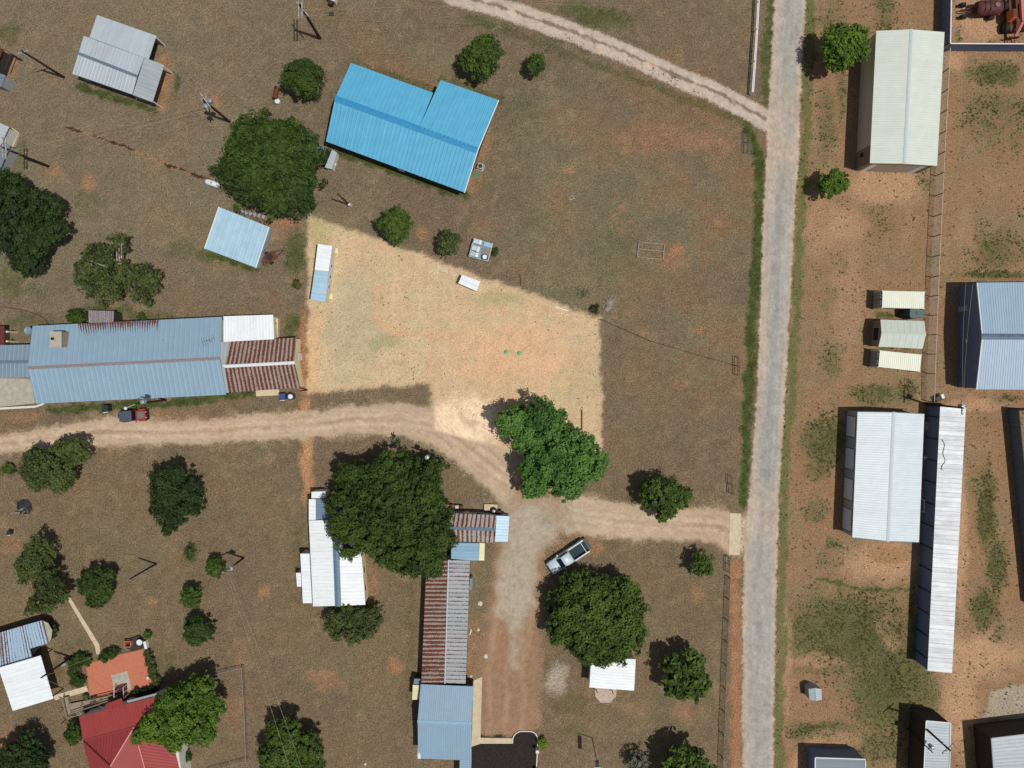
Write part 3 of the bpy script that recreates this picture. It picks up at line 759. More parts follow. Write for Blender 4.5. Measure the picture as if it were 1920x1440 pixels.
def tree(label, px, py, rad, h, kind='dark', name='tree', elong=1., ang=0., nl=14, dens=3.2, size=.26, lobes_px=None, group='trees around the houses', cat='tree', trunk=True, lobe=.42, flat=.8, seed=0, bark='bark'):
    """px,py and rad describe the crown in plan at its own height"""
    random.seed(seed + int(px * 7 + py)); zc = h * .53; dens *= 1.15
    if size < .3: size *= .64
    sc = (HC - zc) / HC / PPM; R = rad * sc
    L = []
    if lobes_px:
        for (x, y, r) in lobes_px:
            p = W(x, y, zc); rr = r * sc
            L.append((p.x, p.y, zc + random.uniform(-.12, .12) * h, rr))
            for k in range(3):
                a = random.random() * 6.28; L.append((p.x + math.cos(a) * rr * .6, p.y + math.sin(a) * rr * .6, zc + random.uniform(-.15, .1) * h, rr * random.uniform(.45, .65)))
        c = sum((W(x, y, zc) for x, y, r in lobes_px), Vector((0, 0, 0))) / len(lobes_px)
    else:
        c = W(px, py, zc); rz = h * .33
        for i in range(nl):
            a = i * 2.39996 + random.uniform(-.4, .4); t = math.sqrt((i + .5) / nl)
            rr = R * lobe * random.uniform(.75, 1.15)
            d = (R - rr * .95) * min(1., t * random.uniform(.88, 1.10))
            x, y = math.cos(a) * d * elong, math.sin(a) * d / math.sqrt(elong)
            ca, sa = math.cos(-ang), math.sin(-ang)
            L.append((c.x + x * ca - y * sa, c.y + x * sa + y * ca, zc + rz * (math.sqrt(max(0, 1 - t * t * .9)) - .55) * random.uniform(.7, 1.1), rr))
    root = thing(name, label, cat, (c.x, c.y, 0), 0, group)
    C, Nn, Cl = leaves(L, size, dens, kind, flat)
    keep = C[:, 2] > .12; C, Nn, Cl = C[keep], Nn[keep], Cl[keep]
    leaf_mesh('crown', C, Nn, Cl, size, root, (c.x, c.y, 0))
    if trunk: trunk_mesh(root, L, h, max(.05, R * .055), bark)
    return root

def bush(label, px, py, rad, h, kind, elong=1., ang=0., name='bush', group='low bushes', cat='bush', nl=7, size=.16, dens=3.0):
    return tree(label, px, py, rad, h, kind, name, elong, ang, nl, dens, size, None, group, cat, True, .5, .9)
# ---------------------------------------------------------------- ground, roads
def colour_attr(me, c):
    at = me.color_attributes.new('soil_colour', 'FLOAT_COLOR', 'POINT')
    at.data.foreach_set('color', np.c_[c, GRAIN].astype(np.float32).ravel())

def grid_mesh(name, X, Y, Z, mat, px, py):
    ny, nx = X.shape; n = nx * ny
    me = bpy.data.meshes.new(name)
    me.vertices.add(n); me.vertices.foreach_set('co', np.stack([X, Y, Z], -1).ravel())
    i = np.arange(n).reshape(ny, nx)
    q = np.stack([i[:-1, :-1], i[:-1, 1:], i[1:, 1:], i[1:, :-1]], -1).reshape(-1, 4)
    me.loops.add(q.size); me.loops.foreach_set('vertex_index', q.ravel().astype(np.int32))
    me.polygons.add(len(q)); me.polygons.foreach_set('loop_start', np.arange(0, q.size, 4, dtype=np.int32)); me.polygons.foreach_set('loop_total', np.full(len(q), 4, np.int32))
    me.update()
    colour_attr(me, land(px.ravel(), py.ravel())[0])
    me.materials.append(M[mat])
    if len(me.polygons) and me.polygons[0].normal.z < 0: me.flip_normals()
    o = bpy.data.objects.new(name, me); COL.objects.link(o)
    return struct(o)

gx = np.concatenate([[-30000, -8000, -2500, -900, -300], np.arange(-90, 2012, 2.6), [2200, 2800, 4400, 10000, 32000]])
gy = np.concatenate([[-30000, -8000, -2500, -900, -300], np.arange(-70, 1512, 2.6), [1700, 2300, 4000, 9800, 31000]])
GX, GY = np.meshgrid(gx, gy[::-1])
grid_mesh('ground', (GX - NX) / PPM, (NY - GY) / PPM, GX * 0, 'ground', GX, GY)

def spline(pts, step=4.):
    P = np.array(pts, float); out = []
    E = np.vstack([2 * P[0] - P[1], P, 2 * P[-1] - P[-2]])
    for i in range(len(P) - 1):
        p0, p1, p2, p3 = E[i:i + 4]; n = max(2, int(np.linalg.norm(p2 - p1) / step))
        for t in np.arange(n) / n:
            out.append(.5 * (2 * p1 + (p2 - p0) * t + (2 * p0 - 5 * p1 + 4 * p2 - p3) * t * t + (3 * p1 - 3 * p2 + p3 - p0) * t ** 3))
    out.append(P[-1]); return np.array(out)

def strip(name, A, B, z, mat, ncross, rag=2.5):
    """sheet between two plan lines of equal length, with ragged edges"""
    k = np.arange(len(A)); d = (B - A); d /= np.linalg.norm(d, axis=1)[:, None]
    A = A + d * (rag * (vn(k / 2., k * 0 + .5, 31) + .6 * vn(k / 9., k * 0 + .5, 32)))[:, None]
    B = B + d * (rag * (vn(k / 2., k * 0 + .5, 33) + .6 * vn(k / 9., k * 0 + .5, 34)))[:, None]
    t = np.linspace(0, 1, ncross)
    PX = A[:, None, 0] * (1 - t) + B[:, None, 0] * t; PY = A[:, None, 1] * (1 - t) + B[:, None, 1] * t
    return grid_mesh(name, (PX - NX) / PPM, (NY - PY) / PPM, PX * 0 + z, mat, PX, PY)

def centre_strip(name, pts, ws, z, mat, ncross, rag=2.5):
    C = spline(pts); T = np.gradient(C, axis=0); T /= np.linalg.norm(T, axis=1)[:, None]; Nn = np.c_[-T[:, 1], T[:, 0]]
    s = np.cumsum(np.r_[0, np.linalg.norm(np.diff(C, axis=0), axis=1)])
    if np.isscalar(ws): w = np.full(len(C), float(ws))
    else:
        sp = [s[np.argmin(np.hypot(C[:, 0] - p[0], C[:, 1] - p[1]))] for p in pts]; w = np.interp(s, sp, ws)
    return strip(name, C - Nn * w[:, None], C + Nn * w[:, None], z, mat, ncross, rag)

ys = np.arange(-60, 1501, 2.6)
strip('paved_road', np.c_[road_x(ys, ROAD_W), ys], np.c_[road_x(ys, ROAD_E), ys], .016, 'road', 26, 2.)
centre_strip('gravel_track', TRACK, 17, .008, 'gravel', 16)
centre_strip('dirt_driveway', DRIVE, DRIVE_W, .008, 'gravel', 30)
centre_strip('gravel_drive_branch', BRANCH, BRANCH_W, .012, 'gravel', 36)

def pad(name, poly, z, mat, kind=True, z0=-.05):
    q = MB(); q.prism([W(*p)[:2] for p in poly], z0, z); o = q.build(name, mat)
    return struct(o) if kind else o
pad('concrete_apron', [(1369, 962), (1389, 963), (1387, 1041), (1366, 1040)], .05, 'concrete')
pad('brick_patio', [(161, 1246), (200, 1233), (272, 1216), (286, 1288), (245, 1296), (238, 1303), (170, 1314)], .06, 'paving')
pad('concrete_doorstep_slab', [(209, 1266), (239, 1258), (247, 1292), (216, 1298)], .075, 'concrete_g')
pad('concrete_garden_path', [(120, 1112), (126, 1111), (186, 1208), (189, 1226), (181, 1227), (178, 1211)], .04, 'concrete')
pad('timber_edged_path', [(100, 1304), (162, 1286), (166, 1296), (104, 1313)], .035, 'concrete')
pad('concrete_walk', [(888, 1276), (904, 1269), (901, 1383), (960, 1384), (961, 1394), (901, 1394), (884, 1400)], .06, 'concrete')
pad('asphalt_driveway', [(884, 1402), (901, 1396), (961, 1396), (962, 1383), (966, 1376), (974, 1372), (996, 1372), (1004, 1376), (1008, 1384), (1006, 1480), (882, 1480)], .03, 'asphalt')
pad('concrete_courtyard', [(-40, 708), (58, 710), (66, 756), (0, 763), (-40, 765)], .05, 'concrete_g')
pad('concrete_step_slab', [(480, 731), (523, 730), (525, 741), (481, 743)], .12, 'concrete')
pad('garden_terrace', [(1115, 1289), (1156, 1290), (1155, 1305), (1144, 1317), (1126, 1317), (1116, 1305)], .08, 'terrace')

# ---------------------------------------------------------------- weeds and grass tufts that stand up from the soil
def tufts(name, n_try, size, seed, rng_x, tones):
    r = np.random.default_rng(seed)
    x, y = r.uniform(*rng_x, n_try), r.uniform(-30, 1470, n_try)
    _, td = land(x, y); k = r.random(n_try) < td; x, y = x[k], y[k]; n = len(x); nb = 5
    X, Y = (x - NX) / PPM, (NY - y) / PPM
    s = size * r.uniform(.5, 1.4, n) * (1 + .4 * vn(x / 30, y / 30, 90))
    V, Cc = [], []
    lo, hi = np.array(tones[0]), np.array(tones[1]); tone = r.random(n)
    for b in range(nb):
        a = r.uniform(0, 6.28, n); w = s * .28; l = s * r.uniform(.6, 1.1, n); hh = s * r.uniform(.45, .9, n)
        dx, dy = np.cos(a), np.sin(a)
        p0 = np.stack([X - dy * w, Y + dx * w, X * 0], 1); p1 = np.stack([X + dy * w, Y - dx * w, X * 0], 1); p2 = np.stack([X + dx * l, Y + dy * l, hh], 1)
        V.append(np.stack([p0, p1, p2], 1)); t = np.clip(tone + r.normal(0, .2, n), 0, 1)[:, None]
        Cc.append(np.repeat((lo + (hi - lo) * t)[:, None, :], 3, 1))
    V = np.concatenate(V).reshape(-1, 3); Cc = np.concatenate(Cc).reshape(-1, 3)
    m = len(V) // 3; me = bpy.data.meshes.new(name)
    me.vertices.add(3 * m); me.vertices.foreach_set('co', V.ravel()); me.loops.add(3 * m); me.loops.foreach_set('vertex_index', np.arange(3 * m, dtype=np.int32))
    me.polygons.add(m); me.polygons.foreach_set('loop_start', np.arange(0, 3 * m, 3, dtype=np.int32)); me.polygons.foreach_set('loop_total', np.full(m, 3, np.int32))
    at = me.color_attributes.new('leaf_colour', 'FLOAT_COLOR', 'POINT'); at.data.foreach_set('color', np.c_[Cc, np.ones(len(Cc))].astype(np.float32).ravel())
    me.materials.append(M['leaf']); me.update()
    o = bpy.data.objects.new(name, me); COL.objects.link(o); o['kind'] = 'stuff'
    return o
tag(tufts('grass', 330000, .14, 5, (1445, 1960), (S(74, 76, 42), S(120, 110, 70))), 'scattered weeds and grass tufts on the red soil beyond the road', 'grass')
tag(tufts('lawn_grass', 200000, .11, 6, (-40, 1445), (S(66, 76, 34), S(128, 120, 80))), 'green grass along the road verge and beside the houses', 'grass')

# ---------------------------------------------------------------- buildings, north-west
B = gable('metal_barn', 'white metal barn with open lean-to behind and a porch roof on its right end', [(157, 67), (270, 108)], [(147, 100), (257, 143)], [(135, 138), (248, 177)], 3.1, 3.7, 3.1, 'greywhite', 'w_grey', 'cap_grey', .25, .5)
r = mono('', '', [(182, 28), (293, 67), (279, 111), (168, 70)], [2.8, 2.8, 3.2, 3.2], 'greywhite', root=B.root, rname='lean_to_roof')
walls([W(184, 31, 2.5)[:2], W(291, 69, 2.5)[:2], W(290, 71, 2.5)[:2], W(183, 33, 2.5)[:2]], [2.4] * 4).build('lean_to_wall', 'w_grey', B.root)
r = mono('', '', [(308, 122), (286, 192), (249, 178), (271, 108)], [3.0, 3.0, 3.15, 3.15], 'greywhite2', root=B.root, rname='porch_roof', rib=.5)
posts(B.root, [(306, 124), (285, 189), (291, 69)], 2.95, .07)
q = MB(); a, b = W(306, 124, 2.88), W(285, 190, 2.88); q.beam(a, b, .1, .18); q.build('porch_beam', 'cap_white', B.root)
feature(B, 2, .1, .9, .2, 1.1, 'shaded_wall_strip', 'w_dark'); feature(B, 2, .42, .50, 1.0, 2.1, 'window', 'cap_white', 'pane')  # dark strip painted in for the shaded foot of the wall

# blue-roofed house
zr, ze = 4.4, 3.2
R0, RN, R1 = W(628, 184, zr), W(785, 241, zr), W(896, 282, zr)
c = W(770, 240, 0); root = thing('blue_roofed_house', 'house under a bright blue metal roof with a stepped north eave', 'house', (c.x, c.y, 0))
A, NN, Mm, D = W(658, 118, 3.4), W(812, 174, 3.4), W(826, 150, ze), W(935, 188, ze)
E, F = W(871, 361, ze), W(611, 265, ze)
q = MB(); q.roof(A, NN, R0, RN, .58, .04); q.roof(Mm, D, RN, R1, .58, .04); q.roof(E, F, R1, R0, .58, .04); q.build('roof', 'blue', root)
q = MB(); u = Vector((0, 0, .05)); da = (A - R0).normalized() * .45; db = (F - R0).normalized() * .45
q.loft([[R0 + u, R0 + da + u * .9, R0 + da + u * .4, R0 + u * .4, R0 + db + u * .4, R0 + db + u * .9], [R1 + u, R1 + da + u * .9, R1 + da + u * .4, R1 + u * .4, R1 + db + u * .4, R1 + db + u * .9]]); q.build('ridge_cap', 'cap_blue', root)
fp = inset([v2(A), v2(NN), v2(NN) * .5 + v2(Mm) * .5, v2(Mm), v2(D), v2(E), v2(F)], .02)
cc = sum((v2(p) for p in fp), Vector((0, 0))) / len(fp)
fp = [v2(A) + (v2(F) - v2(A)).normalized() * .5, v2(NN) + (v2(F) - v2(A)).normalized() * .5, v2(Mm) + (v2(F) - v2(A)).normalized() * .5, v2(D) + (v2(F) - v2(A)).normalized() * .5, v2(E) + (v2(A) - v2(F)).normalized() * .35, v2(F) + (v2(A) - v2(F)).normalized() * .35]
ax = (v2(E) - v2(F)).normalized()
fp[0] += ax * .5; fp[5] += ax * .5; fp[3] -= ax * .45; fp[4] -= ax * .45
walls(fp, [3.2, 3.2, 3.0, 3.0, 3.1, 3.1]).build('wall', 'w_dark', root)  # wall coloured dark to stand in for shade below the eave
B = Bld(); B.root, B.fp = root, fp
q = MB(); q.beam(D + Vector((0, 0, -.05)), R1 + Vector((0, 0, -.05)), .12, .2); q.beam(R1 + Vector((0, 0, -.05)), E + Vector((0, 0, -.05)), .12, .2); q.build('barge_board', 'cap_white', root)
for t in (.12, .34, .56, .82): feature(B, 4, t, t + .07, .9, 2.1, 'window', 'cap_white', 'pane')
feature(B, 4, .46, .51, 0, 2.05, 'door', 'w_white')
for (x, y) in ((783, 258), (865, 280), (852, 310)):
    p = W(x, y, 3.8); q = MB(); q.cyl(p + Vector((0, 0, -.3)), p + Vector((0, 0, .25)), .06); q.build('roof_vent', 'cap_white', root)

# shed with pale blue sheets, junk yard side
B = mono('flat_roofed_shed', 'small shed with a pale blue sheet roof between the big tree and the pale lot', [(384, 466), (480, 502), (505, 426), (411, 388)], [2.5, 2.5, 2.75, 2.75], 'skylite', 'w_grey', .25, .46)
q = MB(); q.beam(B.p[0] + Vector((0, 0, .05)), B.p[3] + Vector((0, 0, .05)), .14, .08); q.build('roof_trim', 'cap_white', B.root)
q = MB(); q.beam(B.p[1] + Vector((0, 0, .05)), B.p[2] + Vector((0, 0, .05)), .14, .08); q.build('roof_trim', 'cap_white', B.root)
feature(B, 1, .35, .55, .9, 1.8, 'window', 'cap_white', 'pane')
q = MB(); a, b = W(509, 428, 1.4), W(484, 503, 1.4); c2, d2 = W(505, 426, 2.2), W(480, 502, 2.2)
q.roof(b, a, d2, c2, .5); q.build('awning', 'greywhite2', B.root)

# long blue-grey house
B = gable('long_blue_roofed_house', 'long house with a faded blue-grey roof, rust streaks and a brick chimney', [(61, 611), (416, 594)], [(52, 690), (412, 672)], [(67, 757), (424, 740)], 2.9, 4.3, 2.9, 'skyblue', 'w_white', 'cap_rust', .4, .7)
LONG = B.root
p = W(118, 637, 3.4)
q = MB(); q.box((p.x, p.y, 3.6), (1.5, 2.1, 2.6)); ch = q.build('chimney', 'brick', LONG)
q = MB(); q.box((p.x, p.y, 4.95), (1.62, 2.2, .14)); q.build('chimney_cap', 'concrete_g', ch)
q = MB(); q.cyl((p.x - .35, p.y + .1, 4.98), (p.x - .35, p.y + .1, 5.25), .2, n=12); q.build('flue', 'steel_d', ch)
# rust-eaten sheets along the back eave
def on_roof(px, py, z): return W(px, py, z)
q = MB()
a0, a1 = W(146, 607, 2.9), W(298, 600, 2.9); b0, b1 = W(152, 640, 3.5), W(296, 633, 3.5)
q.roof(a0 + Vector((0, 0, .035)), a1 + Vector((0, 0, .035)), b0 + Vector((0, 0, .035)), b1 + Vector((0, 0, .035)), .35, .03, .02); q.build('rusted_roof_sheet', 'eaverust', LONG)
p = W(398, 640, 3.6); q = MB()
q.cyl(p + Vector((0, 0, -.3)), p + Vector((0, 0, 1.6)), .03)
q.beam(p + Vector((-.9, -.3, 1.5)), p + Vector((.9, .3, 1.5)), .04)
for t in (-.8, -.5, -.2, .2, .5, .8): q.beam(p + Vector((t + .15, t * .33 - .5, 1.5)), p + Vector((t - .15, t * .33 + .5, 1.5)), .03)
o = q.build('tv_antenna', 'galv'); tag(rebase(o), 'spiky television antenna on the right end of the long blue-grey roof', 'antenna')
mono('', '', [(166, 582), (214, 583), (213, 606), (166, 605)], [2.3, 2.3, 2.75, 2.75], 'rustgrey', 'w_dark', .15, .3, root=LONG, rname='back_porch_roof', wname='back_porch_wall')
B = mono('white_roofed_annex', 'white-roofed annex tucked between the long house and the rusty striped roof', [(419, 593), (512, 590), (514, 636), (419, 641)], [2.5, 2.5, 2.8, 2.8], 'white', 'w_cream', .2, .45)
q = MB(); p = W(519, 616); q.box((p.x, p.y, .35), (.8, 2.9, .7)); q.build('porch_deck', 'concrete', B.root)
q = MB(); p = W(518, 607); q.cyl((p.x, p.y, .7), (p.x, p.y, 1.2), .28, n=14); q.build('water_heater', 'steel_d', B.root)
B = gable('rusty_gabled_shed', 'gabled shed with brown and white rust-striped roof at the end of the long house', [(428, 640), (556, 633)], [(418, 687), (552, 680)], [(427, 736), (563, 727)], 2.5, 3.3, 2.5, 'veryrusty', 'w_cream', 'cap_white', .15, .3)
q = MB(); q.roof(W(412, 641, 2.62), W(430, 640, 2.62), W(405, 688, 3.3), W(421, 687, 3.3), .3); q.roof(W(429, 736, 2.62), W(414, 737, 2.62), W(421, 687, 3.35), W(406, 688, 3.35), .3); q.build('unrusted_roof_strip', 'greywhite2', B.root)
feature(B, 1, .3, .45, 0, 2, 'door', 'w_white')
B = gable('grey_roofed_wing', 'low grey-blue roofed wing joined to the left end of the long house', [(-60, 648), (60, 646)], [(-60, 679), (56, 678)], [(-60, 709), (56, 708)], 2.3, 2.6, 2.3, 'greyblue', 'w_grey', 'cap_grey', .2, .6)
# courtyard wall, edging and dish
q = MB(); q.prism([W(*k)[:2] for k in [(-40, 766), (70, 760), (86, 755), (84, 759), (70, 764), (-40, 770)]], 0, .45); tag(rebase(q.build('garden_wall', 'kerb')), 'low white wall closing the pale courtyard below the grey wing', 'wall')
C = spline([(-40, 570), (0, 575), (40, 581), (70, 590), (84, 599), (91, 610)], 6)
q = MB()
for p0, p1 in zip(C[:-1], C[1:]): q.beam(W(*p0, .06), W(*p1, .06), .16, .14)
tag(rebase(q.build('garden_edging', 'brownpipe')), 'thin brown curved edging running through the lawn to the long house', 'edging')
root = thing('satellite_dish', 'grey satellite dish beside the upper left corner of the long house', 'dish', W(52, 621)); p = W(53, 620, 2.2)
q = MB(); b = W(55, 621); q.cyl(b, (b.x, b.y, 2.1), .05); q.build('mast', 'galv', root)
q = MB(); q.lathe((p.x, p.y, 2.1), [(.06, 0), (.3, .04), (.55, .16), (.57, .17), (.3, .07), (.0, .03)], 18); q.build('reflector', 'dish', root)
B = mono('dark_porch', 'dark-roofed porch with pale posts above the grey wing at the left edge', [(-60, 612), (8, 611), (8, 648), (-60, 650)], 2.2, 'darkredroof', None, .15)
posts(B.root, [(12, 622), (12, 640)], 2.2, .12, 'w_cream')
q = MB(); q.prism([W(*k)[:2] for k in [(9, 618), (17, 618), (16, 646), (9, 646)]], 0, .15); q.build('step', 'concrete', B.root)

# cream trailer in the pale lot
B = mono('site_cabin', 'long narrow cabin in the pale lot, roof half white and half pale blue', [(590, 506), (596, 457), (623, 461), (616, 508)], 2.55, 'white', None, .1, .6)
q = MB(); q.roof(W(582, 562, 2.55), W(590, 507, 2.55), W(610, 566, 2.55), W(616, 509, 2.55), .5); q.build('roof', 'skylite', B.root)
B.fp = inset([v2(W(582, 562, 2.55)), v2(W(596, 457, 2.55)), v2(W(623, 461, 2.55)), v2(W(610, 566, 2.55))], .08)
walls(B.fp, [2.47] * 4).build('wall', 'w_white', B.root)
feature(B, 2, .08, .18, .4, 2.3, 'door', 'w_cream'); feature(B, 2, .82, .91, .4, 2.3, 'door', 'w_cream')
for t in (.3, .5, .68): feature(B, 2, t, t + .08, 1.1, 1.9, 'window', 'cap_white', 'pane')
q = MB(); q.prism([W(*k)[:2] for k in [(623, 469), (627, 469), (616, 556), (611, 556)]], 0, .35); q.build('boardwalk', 'w_white', B.root)
for (x, y) in ((630, 471), (620, 556)):
    p = W(x, y); q = MB(); q.box((p.x, p.y, .15), (.75, .8, .3)); q.box((p.x - .15, p.y, .38), (.4, .8, .18)); q.build('step', 'w_cream', B.root)

# small white box in the lot
B = gable('white_storage_box', 'small white ridged storage box by the northern edge of the pale lot', [(866, 515), (901, 528)], [(863, 523), (897, 537)], [(859, 531), (894, 546)], 1.35, 1.45, 1.35, 'white', 'w_white', 'cap_white', .04, .3, cat='storage box', capw=.06)
feature(B, 1, .2, .8, .2, 1.2, 'door', 'w_white')
for k, (pts, lb) in enumerate([([(818, 499), (838, 503), (840, 512), (820, 506)], 'larger pale concrete slab at the northern edge of the lot'), ([(842, 508), (857, 511), (852, 519), (843, 515)], 'smaller pale concrete slab beside the white storage box')]):
    q = MB(); q.prism([W(*k2)[:2] for k2 in pts], 0, .12); tag(rebase(q.build('concrete_slab', 'concrete')), lb, 'slab', 'broken concrete slabs')

# ---------------------------------------------------------------- buildings, north-east
B = gable('green_roofed_warehouse', 'tall warehouse with a pale green ribbed roof and two white roller doors', [(1643, 58), (1631, 306)], [(1709, 55), (1696, 307)], [(1771, 60), (1757, 311)], 4.3, 5.0, 4.3, 'palegreen', 'w_tan', 'cap_pale', .12, .33)
feature(B, 1, .08, .44, .02, 3.4, 'roller_door', 'door_w'); feature(B, 1, .54, .90, .02, 3.4, 'roller_door', 'door_w')
q = feature(B, 0, .86, .995, .0, 4.0, 'wainscot_panel', 'w_brown'); feature(B, 0, .88, .93, 1.2, 2.4, 'window', 'w_grey', 'pane', proud=.09)
for i, (t0, side) in enumerate(((.0, 1), (.47, 1), (.93, 1))): feature(B, side, t0 + .005, t0 + .05, .0, 3.9, 'door_pillar', 'w_brown', proud=.07)

def container(label, pts):
    z = 2.6; p = [W(*k, z) for k in pts]; c = sum(p, Vector((0, 0, 0))) / 4
    root = thing('shipping_container', label, 'container', (c.x, c.y, 0), 0, 'cream shipping containers')
    q = MB(); q.roof(p[3] + (p[0] - p[3]) * 0, p[2], p[0], p[1], .28, .03, .06); q.build('roof', 'cream', root)
    f = [v2(k) for k in p]; n = 40
    q = MB(); ring = []
    fi = inset(f, .03)
    for i in range(4):
        a, b = fi[i], fi[(i + 1) % 4]; d = (b - a); L = d.length; m = max(4, int(L / .14)); nn = Vector((d.y, -d.x)).normalized()
        cc = sum(f, Vector((0, 0))) / 4
        if nn.dot((a + b) / 2 - cc) > 0: nn = -nn
        for k in range(m): ring.append(a.lerp(b, k / m) + nn * (.05 if (k // 2) % 2 else 0))
    walls(ring, [z - .08] * len(ring)).build('wall', 'contwall', root)
    for k in f: q = MB(); q.box((k.x, k.y, z / 2), (.14, .14, z - .02)); q.build('corner_post', 'w_cream', root)
    B = Bld(); B.root = root; B.fp = f
    for t in (.03, .51): feature(B, 3, t, t + .46, .15, 2.4, 'door', 'contdoor', proud=.06)
    for t in (.22, .36, .62, .78):
        a, b = f[3], f[0]; d = (b - a).normalized(); nn = Vector((d.y, -d.x)); cc = sum(f, Vector((0, 0))) / 4
        if nn.dot((a + b) / 2 - cc) < 0: nn = -nn
        m = a.lerp(b, t) + nn * .12; q = MB(); q.cyl((m.x, m.y, .2), (m.x, m.y, 2.4), .035, n=8); q.build('lock_bar', 'galv', root)
    return root
container('cream shipping container lying north of the dark green tank', [(1655, 545), (1734, 547), (1733, 579), (1654, 577)])
container('cream shipping container lying south of the sage shed', [(1650, 657), (1728, 665), (1725, 697), (1647, 688)])
B = gable('sage_storage_shed', 'gabled shed with pale sage roof standing between the two cream containers', [(1651, 599), (1733, 602)], [(1653, 625), (1736, 627)], [(1647, 650), (1730, 654)], 2.5, 3.1, 2.5, 'tanroof', 'w_brown', 'tanroof_cap', .1, .9)
feature(B, 3, .2, .75, .6, 2.2, 'window', 'w_grey', 'pane')
root = thing('water_tank', 'dark green water tank wedged between the container and the sage shed', 'tank', W(1697, 589))
p = W(1698, 589); q = MB(); q.loft([[(p.x + a * math.copysign(abs(math.cos(t)) ** .5, math.cos(t)), p.y + b * math.copysign(abs(math.sin(t)) ** .5, math.sin(t)), z) for t in [i * math.pi / 12 for i in range(24)]] for a, b, z in ((.75, .7, 0), (.78, .74, .1), (.78, .74, 2.3), (.72, .68, 2.42))]); q.build('tank_body', 'tankgreen', root)
q = MB(); q.cyl((p.x + .3, p.y, 2.42), (p.x + .3, p.y, 2.5), .22, n=16); q.build('tank_lid', 'bin', root)
q = MB(); q.box((p.x + 1.3, p.y + .05, .75), (1.2, 1.2, 1.5)); q.build('pump_box', 'tankgreen', root)

B = gable('blue_roofed_warehouse', 'big steel-blue roofed warehouse with a slate gable at the right edge', [(1832, 530), (1995, 528)], [(1842, 631), (1995, 632)], [(1831, 730), (1995, 731)], 4.3, 5.4, 4.3, 'steelblue', 'w_navy', 'cap_navy', .1, .35, trim='cap_white', capw=.42)
feature(B, 3, .44, .47, 1.9, 2.2, 'lamp', 'cap_white', proud=.1); feature(B, 3, .75, .80, 0, 2.1, 'door', 'w_grey')
B = gable('four_door_garage', 'ice-blue roofed garage with four grey roller doors down its left side', [(1608, 772), (1598, 1008)], [(1676, 773), (1665, 1015)], [(1733, 776), (1723, 1017)], 3.3, 4.0, 3.3, 'icewhite', 'w_grey', 'cap_pale', .1, .33, trim='teal')
for y0, y1 in ((776, 817), (837, 878), (894, 936), (951, 994)):
    t0, t1 = (y0 - 768) / 232., (y1 - 768) / 232.
    feature(B, 0, t0, t1, 0, 2.8, 'roller_door', 'teal', 'door_panel', 'door_g', .04, .12)
for y, lb in ((798, 'pallet'), (861, 'board')):
    pass
B = mono('long_silver_shed', 'very long narrow shed with old silver sheet roof and dark open left side', [(1739, 1258), (1763, 761), (1811, 764), (1785, 1262)], [3.2, 3.2, 3.5, 3.5], 'silver', None, .1, .5)
fp = B.fp; q = MB()
q.beam((fp[2].x, fp[2].y, 0), (fp[2].x, fp[2].y, 3.3), .12)
walls([fp[2], fp[3], fp[3] - (fp[3] - fp[0]) * .04, fp[2] - (fp[2] - fp[1]) * .04], [3.35] * 4).build('wall', 'w_grey', B.root)
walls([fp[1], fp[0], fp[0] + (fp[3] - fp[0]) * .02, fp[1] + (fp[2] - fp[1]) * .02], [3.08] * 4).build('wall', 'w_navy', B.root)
walls([fp[1] + (fp[2] - fp[1]) * .05, fp[2], fp[2] + (fp[3] - fp[2]) * .003, fp[1] + (fp[2] - fp[1]) * .05 + (fp[0] - fp[1]) * .003], [3.05] * 4).build('wall', 'w_navy', B.root)
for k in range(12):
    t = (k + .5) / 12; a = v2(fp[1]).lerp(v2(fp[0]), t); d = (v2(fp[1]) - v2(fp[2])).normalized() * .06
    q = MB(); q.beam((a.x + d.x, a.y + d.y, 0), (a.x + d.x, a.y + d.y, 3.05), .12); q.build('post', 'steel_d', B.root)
C = spline([(1766, 824), (1771, 834), (1768, 850), (1772, 864), (1767, 872), (1765, 880), (1769, 882)], 2); q = MB()
for p0, p1 in zip(C[:-1], C[1:]): q.beam(W(*p0, 3.31), W(*p1, 3.31), .06)
tag(rebase(q.build('loose_cable', 'rustmetal')), 'brown loose cable lying curled on the long silver roof', 'cable')
B = mono('grey_roofed_store', 'tall narrow grey-roofed store under the crossarmed pole at the bottom right', [(1730, 1480), (1736, 1351), (1782, 1355), (1779, 1480)], [4.0] * 4, 'greywhite2', 'w_dark', .08, .4)
q = MB(); q.beam(B.p[1] + Vector((0, 0, .05)), B.p[2] + Vector((0, 0, .05)), .1); q.beam(B.p[1] + Vector((0, 0, .05)), B.p[0] + Vector((0, 0, .05)), .1); q.beam(B.p[2] + Vector((0, 0, .05)), B.p[3] + Vector((0, 0, .05)), .1); q.build('roof_trim', 'cap_white', B.root)
B = mono('corner_workshop', 'grey-roofed workshop with black walls in the bottom right corner', [(1866, 1490), (1858, 1384), (1990, 1368), (1990, 1490)], 3.9, 'greywhite2', 'w_dark', .08, .5)
q = MB(); q.beam(B.p[1] + Vector((0, 0, .05)), B.p[0] + Vector((0, 0, .05)), .14); q.build('roof_trim', 'greytrim', B.root)
B = mono('dark_grey_shed', 'shed with dark grey ribbed roof at the bottom edge near the road', [(1528, 1490), (1528, 1420), (1622, 1423), (1622, 1490)], 3.0, 'dullgrey', 'w_navy', .08, .45)
q = MB(); q.beam(B.p[1] + Vector((0, 0, .05)), B.p[2] + Vector((0, 0, .05)), .12); q.beam(B.p[2] + Vector((0, 0, .05)), B.p[3] + Vector((0, 0, .05)), .12); q.beam(B.p[1] + Vector((0, 0, .05)), B.p[0] + Vector((0, 0, .05)), .12); q.build('roof_trim', 'cap_white', B.root)
